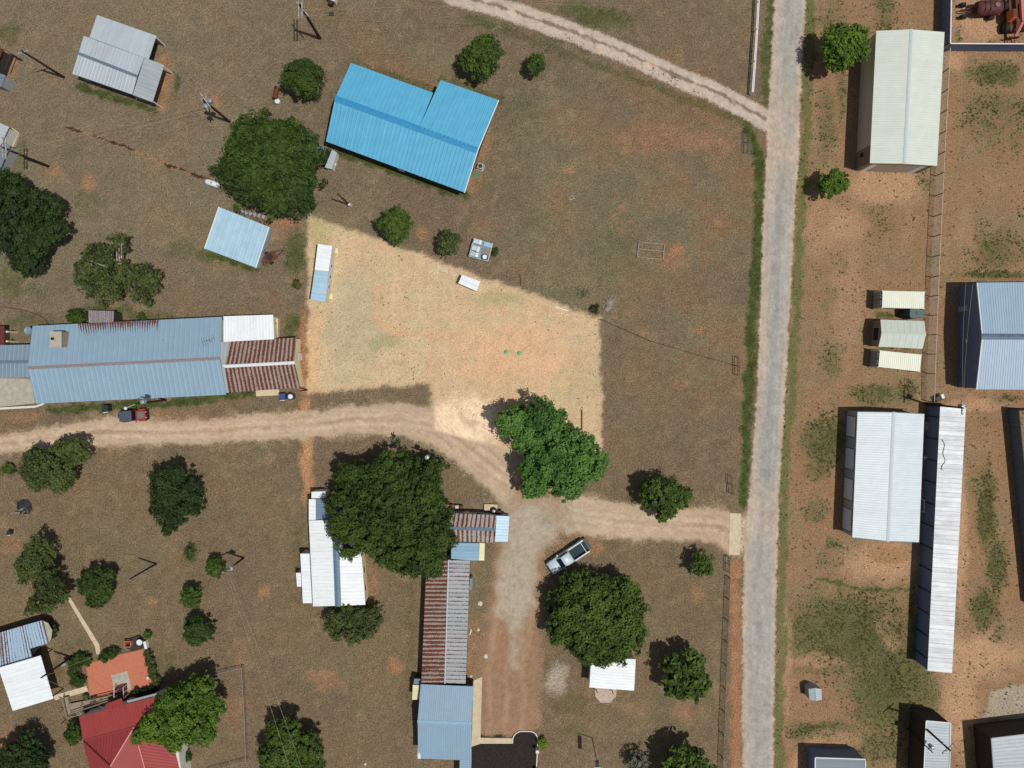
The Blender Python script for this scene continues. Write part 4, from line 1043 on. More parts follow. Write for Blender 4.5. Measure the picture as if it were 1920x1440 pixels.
B = gable('pump_hut', 'tiny pale metal hut standing alone on the weedy ground by the road', [(1516, 1292), (1518, 1313)], [(1529, 1290), (1531, 1314)], [(1540, 1292), (1541, 1312)], 1.7, 2.05, 1.7, 'greywhite', 'w_grey', 'cap_pale', .04, .25, cat='hut', capw=.08)
feature(B, 1, .35, .65, 0, 1.6, 'door', 'w_grey')

# ---------------------------------------------------------------- buildings, south
B = gable('white_mobile_home', 'white-roofed mobile home with a grey ridge strip beside the huge tree', [(579, 976), (587, 1137)], [(628, 975), (634, 1136)], [(673, 976), (685, 1134)], 2.7, 3.1, 2.7, 'white', 'w_cream', 'cap_slate', .12, .5, capw=.45)
MH = B
for t in (.35, .6, .82): feature(B, 2, 1 - t - .06, 1 - t + .02, 1.0, 2.0, 'window', 'cap_white', 'pane')
B2 = mono('', '', [(579, 976), (579, 936), (592, 936), (592, 976)], [2.5] * 4, 'white', None, .1, .5, root=MH.root, rname='porch_roof')
B2 = mono('', '', [(592, 976), (592, 936), (668, 934), (668, 976)], [2.52] * 4, 'dullblue', None, .1, .4, root=MH.root, rname='porch_roof')
walls([W(582, 974, 2.5)[:2], W(582, 939, 2.5)[:2], W(665, 938, 2.5)[:2], W(665, 974, 2.5)[:2]], [2.42] * 4).build('porch_wall', 'w_grey', MH.root)
mono('', '', [(584, 935), (584, 922), (610, 921), (611, 934)], [2.1] * 4, 'white', 'w_white', .05, .5, root=MH.root, rname='cooler_roof', wname='cooler_housing')
mono('', '', [(568, 1131), (563, 1038), (580, 1038), (585, 1131)], [2.3] * 4, 'white', 'w_white', .06, .5, root=MH.root, rname='side_room_roof', wname='side_room_wall')
mono('', '', [(557, 1100), (555, 1074), (564, 1074), (565, 1100)], [1.7] * 4, 'white', 'w_white', .05, .5, root=MH.root, rname='closet_roof', wname='closet_wall')

B = gable('rusty_cottage', 'cottage with rust-speckled gable roof half hidden under the huge tree', [(795, 960), (931, 966)], [(790, 989), (928, 993)], [(795, 1014), (926, 1017)], 2.4, 3.0, 2.4, 'rusty', 'w_grey', 'cap_grey', .15, .3)
mono('', '', [(955, 968), (952, 1016), (928, 1016), (931, 967)], [2.2, 2.2, 2.45, 2.45], 'skylite', 'w_grey', .1, .4, root=B.root, rname='porch_roof', wname='porch_wall')
feature(B, 0, .55, .62, 0, 2, 'door', 'w_cream'); feature(B, 0, .72, .8, .9, 1.8, 'window', 'cap_white', 'pane')
B = mono('blue_link_room', 'blue-roofed link room with a cream awning between the two rusty roofs', [(846, 1050), (846, 1017), (898, 1018), (898, 1051)], [2.5] * 4, 'bandblue', 'w_cream', .08, .55)
mono('', '', [(909, 1019), (908, 1051), (898, 1051), (899, 1018)], [2.2, 2.2, 2.4, 2.4], 'creamawn', None, .05, .3, root=B.root, rname='awning')
B = gable('long_rusty_shed', 'long shed with rusty brown left slope and grey right slope', [(800, 1050), (790, 1281)], [(841, 1050), (834, 1281)], [(881, 1051), (873, 1282)], 2.5, 3.1, 2.5, 'veryrusty', 'w_white', 'cap_pale', .12, .29, roofm2='lightrust', capw=.07)
feature(B, 2, .25, .30, 0, 2, 'door', 'w_grey')
mono('', '', [(886, 1085), (885, 1106), (880, 1106), (881, 1085)], [2.0] * 4, 'dullgrey', 'w_grey', .05, .4, root=B.root, rname='meter_box_roof', wname='meter_box')
B = gable('blue_grey_house', 'house with plain blue-grey roof joined below the long rusty shed', [(789, 1283), (888, 1287)], [(783, 1353), (884, 1357)], [(784, 1422), (884, 1426)], 2.8, 3.6, 2.8, 'skyblue', 'w_dark', 'cap_sky', .2, .3)
mono('', '', [(861, 1490), (862, 1424), (884, 1425), (882, 1490)], [2.8] * 4, 'skyblue', None, .1, .3, root=B.root, rname='carport_roof')
mono('', '', [(773, 1312), (774, 1284), (788, 1285), (787, 1312)], [2.0] * 4, 'creamawn', 'w_cream', .05, .4, root=B.root, rname='pantry_roof', wname='pantry_wall')
mono('', '', [(775, 1284), (777, 1272), (790, 1273), (789, 1285)], [1.8] * 4, 'dullgrey', 'w_dark', .05, .4, root=B.root, rname='closet_roof', wname='closet_wall')
q = MB(); a, b = W(784, 1395, 2.86), W(784, 1422, 2.82); q.beam(a + Vector((.15, 0, .05)), b + Vector((.15, 0, .05)), .4, .06); q.build('roof_flashing', 'cap_white', B.root)
B = mono('white_garden_shed', 'white-roofed garden shed peeping out below the round tree by the gravel drive', [(1105, 1289), (1109, 1230), (1192, 1236), (1189, 1295)], 2.5, 'white', 'w_cream', .12, .42)
posts(B.root, [(1120, 1300), (1150, 1302)], 1.2, .05, 'wood_d')

# red house
root = thing('red_roofed_house', 'house with a red metal hipped roof and timber deck in the bottom left', 'house', W(235, 1390))
RH = root
P = lambda x, y, z: W(x, y, z)
q = MB()
q.roof(P(148, 1344, 2.8), P(302, 1303, 2.8), P(156, 1389, 3.6), P(312, 1347, 3.6), .42, .035)
q.build('porch_roof', 'redroof', root)
q = MB(); f = [P(156, 1389, 3.58), P(251, 1364, 3.58), P(207, 1437, 5.8)]
def tri_roof(q, a, b, c, rib=.42):                 # ridge a-b down to the valley point c, ribbed along the fall
    L = (b - a).length; n = int(L / rib); foot = (c - a).dot((b - a).normalized()) / L
    for i in range(n):
        t0, t1 = i / n, (i + .8) / n; t2 = (i + 1) / n
        def low(t):
            return a.lerp(b, t) + (c - a.lerp(b, foot)) * (t / foot if t < foot else (1 - t) / (1 - foot))
        for s, e, h in ((t0, t1, 0), (t1, t2, .035)):
            up = Vector((0, 0, h)); va, vb, vc, vd = a.lerp(b, s) + up, a.lerp(b, e) + up, low(e) + up, low(s) + up
            q.add([va, vb, vc, vd], [(0, 3, 2, 1)], [[(s * L, 3), (s * L, 0), (e * L, 0), (e * L, 3)]])
tri_roof(q, *f); q.build('roof', 'redroof', root)
q = MB(); q.roof(P(156, 1389, 3.58), P(182, 1500, 3.5), P(207, 1437, 5.8), P(224, 1500, 5.8), .42, .035); q.build('roof', 'redroof', root)
q = MB(); q.roof(P(251, 1364, 3.58), P(286, 1496, 3.5), P(207, 1437, 5.8), P(224, 1500, 5.8), .42, .035); q.build('roof', 'redroof', root)
q = MB(); q.roof(P(322, 1385, 2.8), P(348, 1490, 2.8), P(254, 1371, 3.56), P(285, 1490, 3.5), .42, .035); q.build('porch_roof', 'redroof', root)
q = MB(); q.beam(P(251, 1364, 3.68), P(207, 1437, 5.9), .16, .06); q.build('hip_cap', 'cap_pink', root)  # paler than the hip cap on the other side
q = MB(); q.beam(P(156, 1389, 3.66), P(207, 1437, 5.88), .16, .06); q.build('hip_cap', 'darkredroof', root)
q = MB(); q.beam(P(256, 1384, 3.66), P(286, 1494, 3.6), .12, .05); q.build('roof_flashing', 'cap_pink', root)
q = MB(); q.beam(P(156, 1389, 3.64), P(312, 1347, 3.64), .2, .04); q.build('roof_flashing', 'redroof', root)
q = MB(); q.roof(P(198, 1320, 2.5), P(228, 1309, 2.5), P(199, 1333, 2.84), P(232, 1324, 2.84), .42, .03); q.build('entry_roof', 'redroof', root)
walls([P(152, 1346, 3)[:2], P(298, 1307, 3)[:2], P(330, 1395, 3)[:2], P(345, 1490, 3)[:2], P(176, 1490, 3)[:2]], [2.7] * 5).build('wall', 'w_white', root)
q = MB(); q.roof(P(238, 1314, 2.5), P(296, 1299, 2.5), P(240, 1320, 2.6), P(299, 1304, 2.6), .5); q.roof(P(284, 1303, 2.5), P(297, 1299, 2.5), P(292, 1326, 2.6), P(304, 1322, 2.6), .5); q.build('gutter', 'greywhite2', root)
q = MB(); c = P(228, 1292, 0); an = math.atan2(.27, 1)
for k in range(4): q.box((c.x + .16 * k * .25, c.y + .55 - k * .35, .09 + k * .17), (1.7, .36, .18 + k * .02), an)
q.box((c.x + .1, c.y - 1.0, .38), (1.8, 1.3, .75), an); st = q.build('entrance_steps', 'darkredroof', root)
for x0, x1 in ((213.5, 213.8), (231, 231.8)):
    q = MB(); a, b = P(x0, 1289, 1.0), P(x1, 1309, 1.6); q.beam(a, b, .07)
    for t in (0, .5, 1): p = a.lerp(b, t); q.beam((p.x, p.y, .1), p, .06)
    q.build('handrail', 'cap_white', st)
q = MB(); q.roof(P(318, 1421, 2.4), P(326, 1450, 2.4), P(332, 1416, 2.6), P(341, 1446, 2.6), .4); q.build('side_awning', 'skylite', root)
# timber deck with rails
root = thing('timber_deck', 'grey timber deck with rails and planter frames in front of the red house', 'deck', W(160, 1325))
q = MB(); q.prism([W(*k)[:2] for k in [(132, 1338), (128, 1318), (160, 1312), (205, 1302), (210, 1316), (150, 1340)]], .3, .42); q.build('floor_boards', 'wood', root)
def rail(pts, z0, z1, name='railing'):
    q = MB()
    for a, b in zip(pts[:-1], pts[1:]):
        q.beam(W(*a, z1), W(*b, z1), .1); q.beam(W(*a, (z0 + z1) / 2), W(*b, (z0 + z1) / 2), .06)
        n = max(2, int((W(*a) - W(*b)).length / 1.2))
        for i in range(n + 1):
            p = W(*a).lerp(W(*b), i / n); q.beam((p.x, p.y, 0), (p.x, p.y, z1), .09)
    q.build(name, 'wood', root)
rail([(116, 1308), (125, 1348)], .3, 1.2); rail([(129, 1340), (212, 1311)], .3, 1.3); rail([(160, 1316), (211, 1303)], .3, 1.2); rail([(125, 1348), (160, 1336)], .3, 1.2)
q = MB(); q.prism([W(*k)[:2] for k in [(121, 1306), (131, 1303), (138, 1334), (130, 1338)]], 0, .55); q.build('planter_box', 'wood', root)
q = MB(); q.prism([W(*k)[:2] for k in [(160, 1328), (198, 1318), (199, 1325), (161, 1336)]], .42, .46); q.build('shade_mat', 'w_dark', root)

# outbuildings at the left edge
B = mono('rust_striped_shed', 'blue and rust striped sheet-metal shed at the left edge above the white carport', [(60, 1233), (-40, 1262), (-40, 1198), (47, 1172)], [2.3] * 4, 'rustblue', 'w_dark', .15, .4)
mono('', '', [(90, 1206), (57, 1216), (47, 1172), (79, 1163)], [2.3] * 4, 'rustblue', 'w_dark', .15, .4, root=B.root, rname='side_roof', wname='side_wall')
q = MB(); q.prism([W(*k, 2.0)[:2] for k in [(79, 1163), (90, 1168), (98, 1182), (96, 1198), (90, 1206)]], 1.95, 2.02); q.build('roof_slab', 'concrete_g', B.root)
B = mono('white_carport', 'white-roofed open carport in the bottom left corner', [(24, 1333), (-3, 1252), (76, 1229), (100, 1310)], 2.8, 'white', None, .2, .6)
for p in inset([v2(k) for k in B.p], .25): q = MB(); q.beam((p.x, p.y, 0), (p.x, p.y, 2.72), .12); q.build('post', 'steel_d', B.root)
walls([B.fp[0], B.fp[1], v2(B.fp[1]) + (v2(B.fp[2]) - v2(B.fp[1])) * .02, v2(B.fp[0]) + (v2(B.fp[3]) - v2(B.fp[0])) * .02], [2.7] * 4).build('wall', 'w_grey', B.root)
B = mono('white_roofed_cabin', 'white-roofed cabin with a dark lower slope at the left edge, crossed by pole arms', [(17, 238), (0, 274), (-60, 262), (-60, 205)], 2.7, 'greywhite', 'w_white', .2, .5)
mono('', '', [(20, 272), (-6, 332), (-50, 320), (-20, 262)], [2.2] * 4, 'dullgrey', 'w_grey', .2, .5, root=B.root, rname='lower_roof', wname='lower_wall')
q = MB(); q.prism([W(*k)[:2] for k in [(27, 241), (39, 250), (25, 284), (12, 278)]], 0, .4); q.build('deck', 'concrete', B.root)
q = MB(); q.prism([W(*k)[:2] for k in [(29, 246), (32, 247), (31, 251), (28, 250)]], .4, .85); q.build('stool', 'bin', B.root)
B = mono('red_brown_shed', 'red-brown roofed shed cut by the upper left picture edge', [(6, 92), (-12, 140), (-60, 120), (-40, 70)], 2.5, 'darkredroof', 'w_dark', .2, .5)
posts(B.root, [(21, 101), (2, 146)], 2.3, .08, 'w_dark')
q = MB(); q.beam(W(6, 92, 2.4), W(21, 100, 2.2), .1); q.beam(W(21, 100, 2.2), W(10, 130, 2.2), .1); q.build('beam', 'w_dark', B.root)
B = mono('grey_camper', 'grey boxy camper below the red-brown shed at the left edge', [(10, 141), (3, 163), (-50, 150), (-40, 125)], 2.2, 'dullgrey', 'w_grey', .05, .5, cat='camper')
q = MB(); q.prism([W(*k)[:2] for k in [(7, 146), (12, 149), (8, 160), (3, 158)]], 0, .5); q.build('step', 'w_cream', B.root)
# grey hut beside the biggest western tree
B = mono('grey_roofed_hut', 'dark grey roofed hut with a white end, wedged under the big western tree', [(575, 298), (576, 261), (612, 276), (603, 308)], 2.4, 'dullgrey', 'w_dark', .06, .5)
mono('', '', [(609, 314), (623, 280), (632, 286), (622, 317)], [1.5] * 4, 'greywhite', 'w_white', .04, .4, root=B.root, rname='end_box_roof', wname='end_box')
q = MB(); q.box((W(629, 309).x, W(629, 309).y, .3), (.35, .5, .6)); q.build('gas_bottle', 'cap_white', B.root)
# ---------------------------------------------------------------- trees
G = 'trees around the houses'
tree('huge dark green tree between the white barn and the pale blue shed', 512, 313, 108, 9, 'dark', nl=26, elong=1.0, lobe=.36, size=.27)
tree('biggest tree, spreading over the white mobile home and the rusty cottage', 735, 957, 118, 8.5, 'dark', lobes_px=[(735, 955, 62), (670, 900, 40), (735, 885, 44), (795, 900, 42), (815, 960, 34), (650, 950, 36), (672, 1000, 44), (735, 1020, 48), (800, 1000, 38), (790, 1050, 36), (830, 1012, 26), (700, 945, 46), (770, 940, 48), (640, 985, 24)], size=.27)
tree('large round tree shading the silver pickup truck', 1119, 1157, 102, 6.2, 'mid', nl=28, elong=.98, lobe=.34, size=.27)
tree('bright green tree at the south-east corner of the pale lot', 1035, 850, 95, 9, 'lush', lobes_px=[(985, 800, 44), (1015, 775, 28), (1040, 830, 50), (1082, 842, 34), (1095, 868, 36), (1006, 872, 33), (1050, 895, 42), (960, 790, 24), (1000, 915, 22), (1120, 880, 14), (1075, 915, 20)], size=.27)
tree('rounded dense tree with a pointed top north-west of the blue-roofed house', 567, 149, 41, 5.5, 'dark', nl=12, lobe=.5, size=.2)
tree('squarish tree just north of the notch in the blue roof', 905, 107, 44, 6, 'mid', nl=13, lobe=.44, size=.22)
tree('small lone tree near the gravel track with its shadow to the left', 1005, 121, 22, 4.2, 'mid', nl=8, lobe=.5, size=.2)
tree('leafy roadside tree beside the pale green warehouse', 1582, 88, 49, 7.5, 'bright', nl=16, lobe=.38, size=.26)
tree('small bright tree in front of the green warehouse doors', 1562, 345, 30, 5, 'bright', nl=10, lobe=.46, size=.22)
tree('dark ragged tree at the left edge above the branchy tree', 35, 418, 90, 8, 'black', lobes_px=[(30, 380, 48), (80, 420, 36), (105, 435, 20), (20, 440, 46), (50, 480, 30), (95, 385, 18), (0, 360, 30), (75, 450, 22), (15, 345, 22)], size=.26)
tree('open branchy tree with pale limbs above the long blue-roofed house', 215, 505, 80, 6.5, 'olive', lobes_px=[(190, 495, 32), (165, 510, 28), (215, 460, 20), (175, 475, 20), (225, 520, 34), (270, 525, 26), (200, 545, 28), (290, 520, 13), (265, 555, 16), (232, 450, 12), (165, 545, 14), (150, 500, 14)], size=.23, dens=1.9, bark='branch')
tree('dark bushy tree at the northern edge of the pale lot', 740, 424, 37, 5, 'mid', nl=12, lobe=.46, size=.2)
tree('wispy green tree next to the white crates', 840, 456, 28, 4.4, 'olive', nl=9, lobe=.48, size=.24, dens=2.0)
for k, (x, y, r) in enumerate([]): pass
tree('tree overhanging the dirt driveway just west of the paved road', 1243, 934, 50, 6, 'mid', lobes_px=[(1240, 925, 32), (1270, 930, 22), (1225, 915, 18), (1215, 935, 18), (1250, 955, 18), (1238, 968, 10), (1280, 945, 10)], size=.22)
tree('small round tree near the end of the concrete apron', 1315, 1057, 27, 4, 'mid', nl=8, lobe=.48, size=.22, dens=2.2)
tree('glossy broad-leaved tree east of the white garden shed', 1286, 1267, 52, 6.2, 'mid', nl=16, lobe=.4, size=.36)
tree('dark broad-leaved tree at the bottom edge near the road', 1284, 1444, 54, 6.6, 'mid', nl=16, lobe=.4, size=.36)
tree('grey-leaved shrubby tree at the bottom edge left of the broad-leaved tree', 1198, 1432, 28, 3, 'grey', nl=8, lobe=.5, size=.22, dens=1.6)
tree('long oval tree leaning over the dirt road on the west side', 103, 870, 60, 6, 'olive', lobes_px=[(75, 880, 30), (110, 875, 34), (140, 850, 24), (100, 895, 26), (55, 890, 16), (125, 840, 18), (150, 835, 14), (70, 860, 20)], size=.23)
tree('grey-green oval tree in the middle of the western field', 330, 932, 56, 6.5, 'black', lobes_px=[(330, 920, 36), (310, 900, 22), (350, 940, 28), (325, 960, 28), (298, 930, 20), (330, 885, 16), (360, 920, 16), (318, 985, 14), (300, 955, 14)], size=.23)
tree('ragged olive tree with a long dark shadow at the left edge', 80, 1070, 70, 6, 'olive', lobes_px=[(75, 1050, 30), (55, 1065, 26), (95, 1085, 28), (75, 1020, 18), (110, 1110, 22), (80, 1125, 22), (45, 1055, 14), (60, 1140, 14)], size=.22, dens=2.2)
tree('bushy tree between the garden path and the leaning pole', 185, 1098, 40, 4.6, 'dark', nl=12, lobe=.46, size=.2)
tree('little tree growing against the transformer pole', 404, 1064, 20, 3.4, 'mid', nl=7, lobe=.5, size=.18)
tree('small spiky tree directly above the round dark tree', 361, 1118, 24, 3.6, 'mid', nl=8, lobe=.48, size=.2)
tree('compact dark round tree above the fenced yard', 371, 1183, 31, 4.2, 'dark', nl=10, lobe=.48, size=.2)
tree('big leafy tree hanging over the red roof', 335, 1340, 80, 8, 'bright', lobes_px=[(320, 1320, 30), (360, 1310, 30), (385, 1290, 20), (395, 1325, 22), (340, 1350, 36), (290, 1360, 26), (275, 1375, 20), (320, 1385, 24), (370, 1360, 32), (385, 1370, 20), (300, 1335, 18)], size=.25)
tree('flat grey-green tree at the lower end of the white mobile home', 664, 1167, 50, 4.6, 'olive', lobes_px=[(640, 1160, 24), (680, 1150, 26), (700, 1155, 18), (660, 1180, 24), (630, 1185, 16), (690, 1178, 18), (645, 1145, 14)], size=.22, dens=2.2)
tree('dark tree in the bottom left corner', 40, 1428, 52, 6, 'black', nl=14, lobe=.42, size=.24)
tree('spreading tree crossed by wires at the bottom edge below the mobile home', 548, 1405, 58, 6.5, 'mid', lobes_px=[(530, 1405, 34), (560, 1420, 34), (520, 1375, 22), (500, 1415, 18), (545, 1370, 22), (580, 1400, 22), (590, 1435, 20), (515, 1435, 22)], size=.24)
tree('narrow dark shrubby tree against the west wall of the red house', 139, 1375, 22, 3.4, 'dark', nl=8, elong=.75, lobe=.5, size=.2)
bush('dark bush against the back wall left of the porch', 148, 596, 20, 1.8, 'dark', 1.3, 0)
bush('tiny bush against the back wall of the long blue house below the rust', 266, 594, 8, 1.0, 'mid')
bush('round little bush beside the left edge of the pale lot', 557, 533, 10, 1.1, 'olive')
bush('brown scrubby bush near the dead branches', 1116, 579, 12, 1.0, 'brown', dens=1.6)
bush('low weedy green shrub alone in the field above the transformer pole', 358, 1036, 16, 1.0, 'olive', .7, dens=1.3)
bush('lime green bush beside the kerbed asphalt', 1018, 1394, 11, 1.1, 'lime')
bush('low dark weeds under the long oval tree', 18, 879, 12, .8, 'mid', 1.6)
bush('round shrub by the east wall of the red house', 349, 1419, 11, 1.3, 'dark')
bush('small flowering plant in the planter bed', 176, 1311, 6, .7, 'grey')
bush('second small plant in the planter bed, left of the patio', 161, 1306, 5, .7, 'mid')
bush('green shrub poking out behind the white crates', 929, 472, 8, 1.0, 'dark', .6)
bush('creeper bush hugging the right end of the striped shed', 101, 1183, 11, 2.0, 'dark', .6)
bush('small weed tuft against the patio planter box', 277, 1189, 7, 1.0, 'mid')
for lb, pts, kind, h in [('clipped L-shaped hedge with a lime patch left of the brick patio', [(150, 1236, 10), (140, 1238, 9), (160, 1233, 9), (139, 1250, 9), (140, 1262, 10), (146, 1275, 11), (152, 1278, 9), (163, 1240, 8)], 'dark', 1.5),
                         ('short clipped hedge above the brick patio', [(197, 1232, 9), (205, 1227, 9), (213, 1223, 9)], 'dark', 1.5),
                         ('long clipped hedge down the right side of the brick patio', [(278, 1226, 7), (281, 1240, 8), (286, 1254, 8), (290, 1268, 8), (295, 1278, 7)], 'olive', 1.3),
                         ('dark hedge between the gutter and the patio front', [(258, 1299, 8), (272, 1296, 8), (286, 1293, 8)], 'black', 1.2)]:
    tree(lb, 0, 0, 0, h, kind, 'hedge', lobes_px=pts, size=.13, dens=3.0, group='hedges round the brick patio', cat='hedge')

# ---------------------------------------------------------------- utility poles and wires
def crossarm(root, top, a, L=2.4, off=0., z=-.35):
    q = MB(); d = Vector((math.cos(a), math.sin(a), 0)); n = Vector((-d.y, d.x, 0)) * off
    c = top + Vector((0, 0, z)) + n
    q.beam(c - d * L / 2, c + d * L / 2, .12, .14); o = q.build('crossarm', 'armwood', root)
    tips = []
    for t in (-.46, -.2, .2, .46):
        p = c + d * L * t; q = MB(); q.lathe(p, [(.03, .07), (.06, .1), (.045, .16), (.07, .2), (.03, .26)], 8); q.build('insulator', 'dish', o); tips.append(p + Vector((0, 0, .26)))
    return tips

def pole(label, bx, by, h, r=.15, arms=(), trans=0, tilt=None, mat='pole', lamp=False, cat='pole', name='utility_pole', gr='utility poles and power poles'):
    b = W(bx, by); root = thing(name, label, cat, b, 0, gr); top = b + Vector((*(tilt or (0, 0)), h))
    q = MB(); q.cyl(b + Vector((0, 0, -.3)), top, r * 1.15, r * .75, 10); q.build('post', mat, root)
    tips = []
    for (a, L, off, z) in arms: tips += crossarm(root, top, a, L, off, z)
    for k in range(trans):
        an = k * 2.1 + .4; p = top + Vector((math.cos(an) * .5, math.sin(an) * .5, -1.5))
        q = MB(); q.lathe(p, [(.02, 0), (.27, .02), (.28, .75), (.3, .8), (.2, .88), (.02, .9)], 14); t = q.build('transformer', 'galv', root)
        q = MB(); q.cyl(p + Vector((0, 0, .88)), p + Vector((0, 0, 1.1)), .05); q.build('bushing', 'dish', t)
        q = MB(); q.beam(p + Vector((0, 0, .5)), top + Vector((0, 0, -1.0)), .08); q.build('bracket', 'steel_d', t)
    if lamp:
        q = MB(); e = top + Vector((-1.3, -.6, .2)); q.cyl(top + Vector((0, 0, -.3)), e, .04); l = q.build('lamp_arm', 'galv', root)
        q = MB(); q.lathe(e, [(.05, -.18), (.22, -.12), (.2, .0), (.08, .1), (.02, .12)], 12); q.build('lamp_head', 'cap_white', l)
    return top, tips
H = math.pi / 2
T1, P1 = pole('tall pole with paired vertical crossarms at the top edge of the picture', 600, 72, 9.8, .2, [(H, 3.2, .22, -.3), (H, 3.2, -.22, -.3), (-.85, 2.8, 0, -1.1)])
T2, P2 = pole('pole carrying three transformers above the huge western tree', 430, 228, 8.6, .17, [(-.95, 2.4, .15, -.3), (H + .1, 2.2, 0, -1.0)], trans=3)
T3, P3 = pole('pole with two crossarms reaching over the white-roofed cabin at the left edge', 91, 312, 9.2, .17, [(H, 2.9, .2, -.3), (H, 2.9, -.2, -.3)])
T4, _ = pole('plain pole standing left of the white barn', 120, 145, 8.8, .16, [(.3, 1.6, 0, -.3)])
T5, _ = pole('short white-footed pole between the huge western tree and the lot', 655, 384, 6.8, .12)
q = MB(); p = W(655, 384); q.box((p.x + .2, p.y - .15, .5), (.35, .3, 1.0)); tag(rebase(q.build('meter_box', 'w_white')), 'white meter box at the foot of the short pole near the lot', 'box')
T6, _ = pole('pole with one transformer beside the little tree in the western field', 457, 1046, 6.6, .14, [(.4, 1.2, 0, -.3)], trans=1)
T7, _ = pole('bare leaning pole standing right of the bushy tree', 293, 1057, 7.0, .13)
T8, _ = pole('pole with a grey box, leaning over the white carport', 134, 1232, 6.6, .15)
p = W(129, 1237, .7); q = MB(); q.box((p.x - .2, p.y - .25, 1.2), (.7, .5, .9), .5); q.cyl((p.x + .1, p.y, 0), (p.x + .1, p.y, .8), .06); tag(rebase(q.build('electric_box', 'galv')), 'grey electric box at the foot of the pole by the white carport', 'box')
T9, P9 = pole('pole sticking out of the top of the biggest tree', 804, 849, 6.8, .13, trans=1)
T10, P10 = pole('pole with a transformer at the upper end of the long silver shed', 1735, 757, 8.6, .15, [(H, 1.8, 0, -.3)], trans=1)
T11, P11 = pole('pole with small crossarms leaning across the grey-roofed store', 1708, 1341, 9.2, .16, [(.7, 2.0, 0, -.5), (2.2, 1.2, 0, -1.2)])
T12, _ = pole('thin pole beside the black wall of the grey-roofed store', 1701, 1366, 6.2, .1, trans=1)
T13, _ = pole('pole with a street lamp above the red off-road car', 311, 750, 8.2, .14, lamp=True, trans=1)
T14, _ = pole('low dark pole at the corner of the rusty gabled shed', 576, 731, 3.6, .1)
T15, _ = pole('slim iron lamp post with a black head at the bottom edge', 1110, 1383, 5.4, .055, mat='steel_d', cat='lamp post', name='lamp_post', gr=None) if False else (None, None)
b = W(1110, 1383); root = thing('lamp_post', 'slim black lamp post near the kerbed asphalt at the bottom edge', 'lamp post', b)
q = MB(); q.cyl(b, b + Vector((0, 0, 5.2)), .06, .045); q.build('post', 'steel_d', root)
q = MB(); e = b + Vector((.25, -.7, 5.25)); q.beam(b + Vector((0, 0, 5.2)), b + Vector((.05, -.4, 5.25)), .07); q.build('bracket', 'steel_d', root)
q = MB(); q.box((e.x - .1, e.y - .6, 5.25), (.5, 1.9, .22), .05, taper=.85); q.build('lamp_head', 'blackpaint', root)
q = MB(); q.beam((e.x - .6, e.y - .55, 5.4), (e.x + .3, e.y - .5, 5.4), .08); q.build('lamp_bar', 'cap_white', root)

def span(label, pairs, sag=.6, r=.012):
    c = (pairs[0][0] + pairs[0][1]) / 2; root = thing('power_line', label, 'power line', c, 0, 'overhead power lines')
    for a, b in pairs:
        q = MB(); n = 12; pts = []
        for i in range(n + 1):
            t = i / n; p = a.lerp(b, t); p.z -= sag * 4 * t * (1 - t); pts.append(p)
        for p, e in zip(pts[:-1], pts[1:]): q.cyl(p, e, r, n=5, caps=False)
        q.build('wire', 'wire', root)
span('wires running from the top-edge pole down to the transformer pole', list(zip(P1[8:12], P2[0:4])) , .5)
span('wires running from the transformer pole left to the cabin pole', list(zip(P2[4:8], P3[0:4])), .6)
up = [W(1000, -160, 8) + Vector((0, 3.4 - k * .9, 0)) for k in range(4)]
span('wires running right from the top-edge pole over the gravel track', [(P1[k], W(1160 + 14 * k, -16 + 9 * k, 8.5)) for k in (0, 1, 3)], .5)
span('thin service wire from the silver shed pole over the steel-blue roof', [(T10, W(1812, 520, 8.0)), (P10[0], W(1826, 520, 8.0))], .4, .014)
span('service wires crossing the spreading tree at the bottom edge', [(T6, W(560, 1500, 7.5)), (T6 + Vector((0.2, 0, -.3)), W(586, 1500, 7.5))], .5, .014)
span('service wire from the carport pole over the brick patio', [(T8, W(196, 1330, 4.0)), (T8 + Vector((.15, 0, -.2)), W(191, 1225, 4.6))], .3, .012)

# ---------------------------------------------------------------- fences
def run(pts, step):
    out = []
    for a, b in zip(pts[:-1], pts[1:]):
        A, Bb = W(*a), W(*b); n = max(1, int(round((Bb - A).length / step)))
        out += [A.lerp(Bb, i / n) for i in range(n)]
    out.append(W(*pts[-1])); return out

def fence(name, label, pts, h, step, rails, pmat='steel_d', rmat='steel_d', pr=.06, rr=.03, cat='fence', wires=0, wr=.012):
    P = run(pts, step); root = thing(name, label, cat, P[0])
    for p in P: q = MB(); q.beam((p.x, p.y, -.1), (p.x, p.y, h + .03), pr * 2); q.build('post', pmat, root)
    for z in rails:
        q = MB()
        for a, b in zip(P[:-1], P[1:]): q.beam(a + Vector((0, 0, z)), b + Vector((0, 0, z)), rr * 2)
        q.build('rail', rmat, root)
    for k in range(wires):
        z = h * (k + .5) / wires; q = MB()
        for a, b in zip(P[:-1], P[1:]): q.cyl(a + Vector((0, 0, z)), b + Vector((0, 0, z)), wr, n=4, caps=False)
        q.build('wire', 'galv' if name == 'mesh_fence' else 'steel_d', root)
    return root
fence('mesh_fence', 'long pipe and wire fence running north to south behind the storage containers', [(1766, 100), (1754, 330), (1745, 520), (1738, 700), (1737, 752)], 2.0, 3.05, [1.98], 'steel_d', 'fencerail', .05, .035, wires=9, wr=.012)
fence('wire_fence', 'dark post and wire fence beside the road, south of the concrete apron', [(1364, 1080), (1359, 1200), (1354, 1330), (1348, 1500)], 1.2, 3.05, [1.15], 'steel_d', 'steel_d', .05, .03, wires=4, wr=.014)
fence('pipe_fence', 'white pipe fence beside the road at the top edge', [(1420, -40), (1415, 60), (1411, 120), (1407, 178)], 1.3, 3.2, [1.28, .7], 'cap_white', 'cap_white', .06, .06)
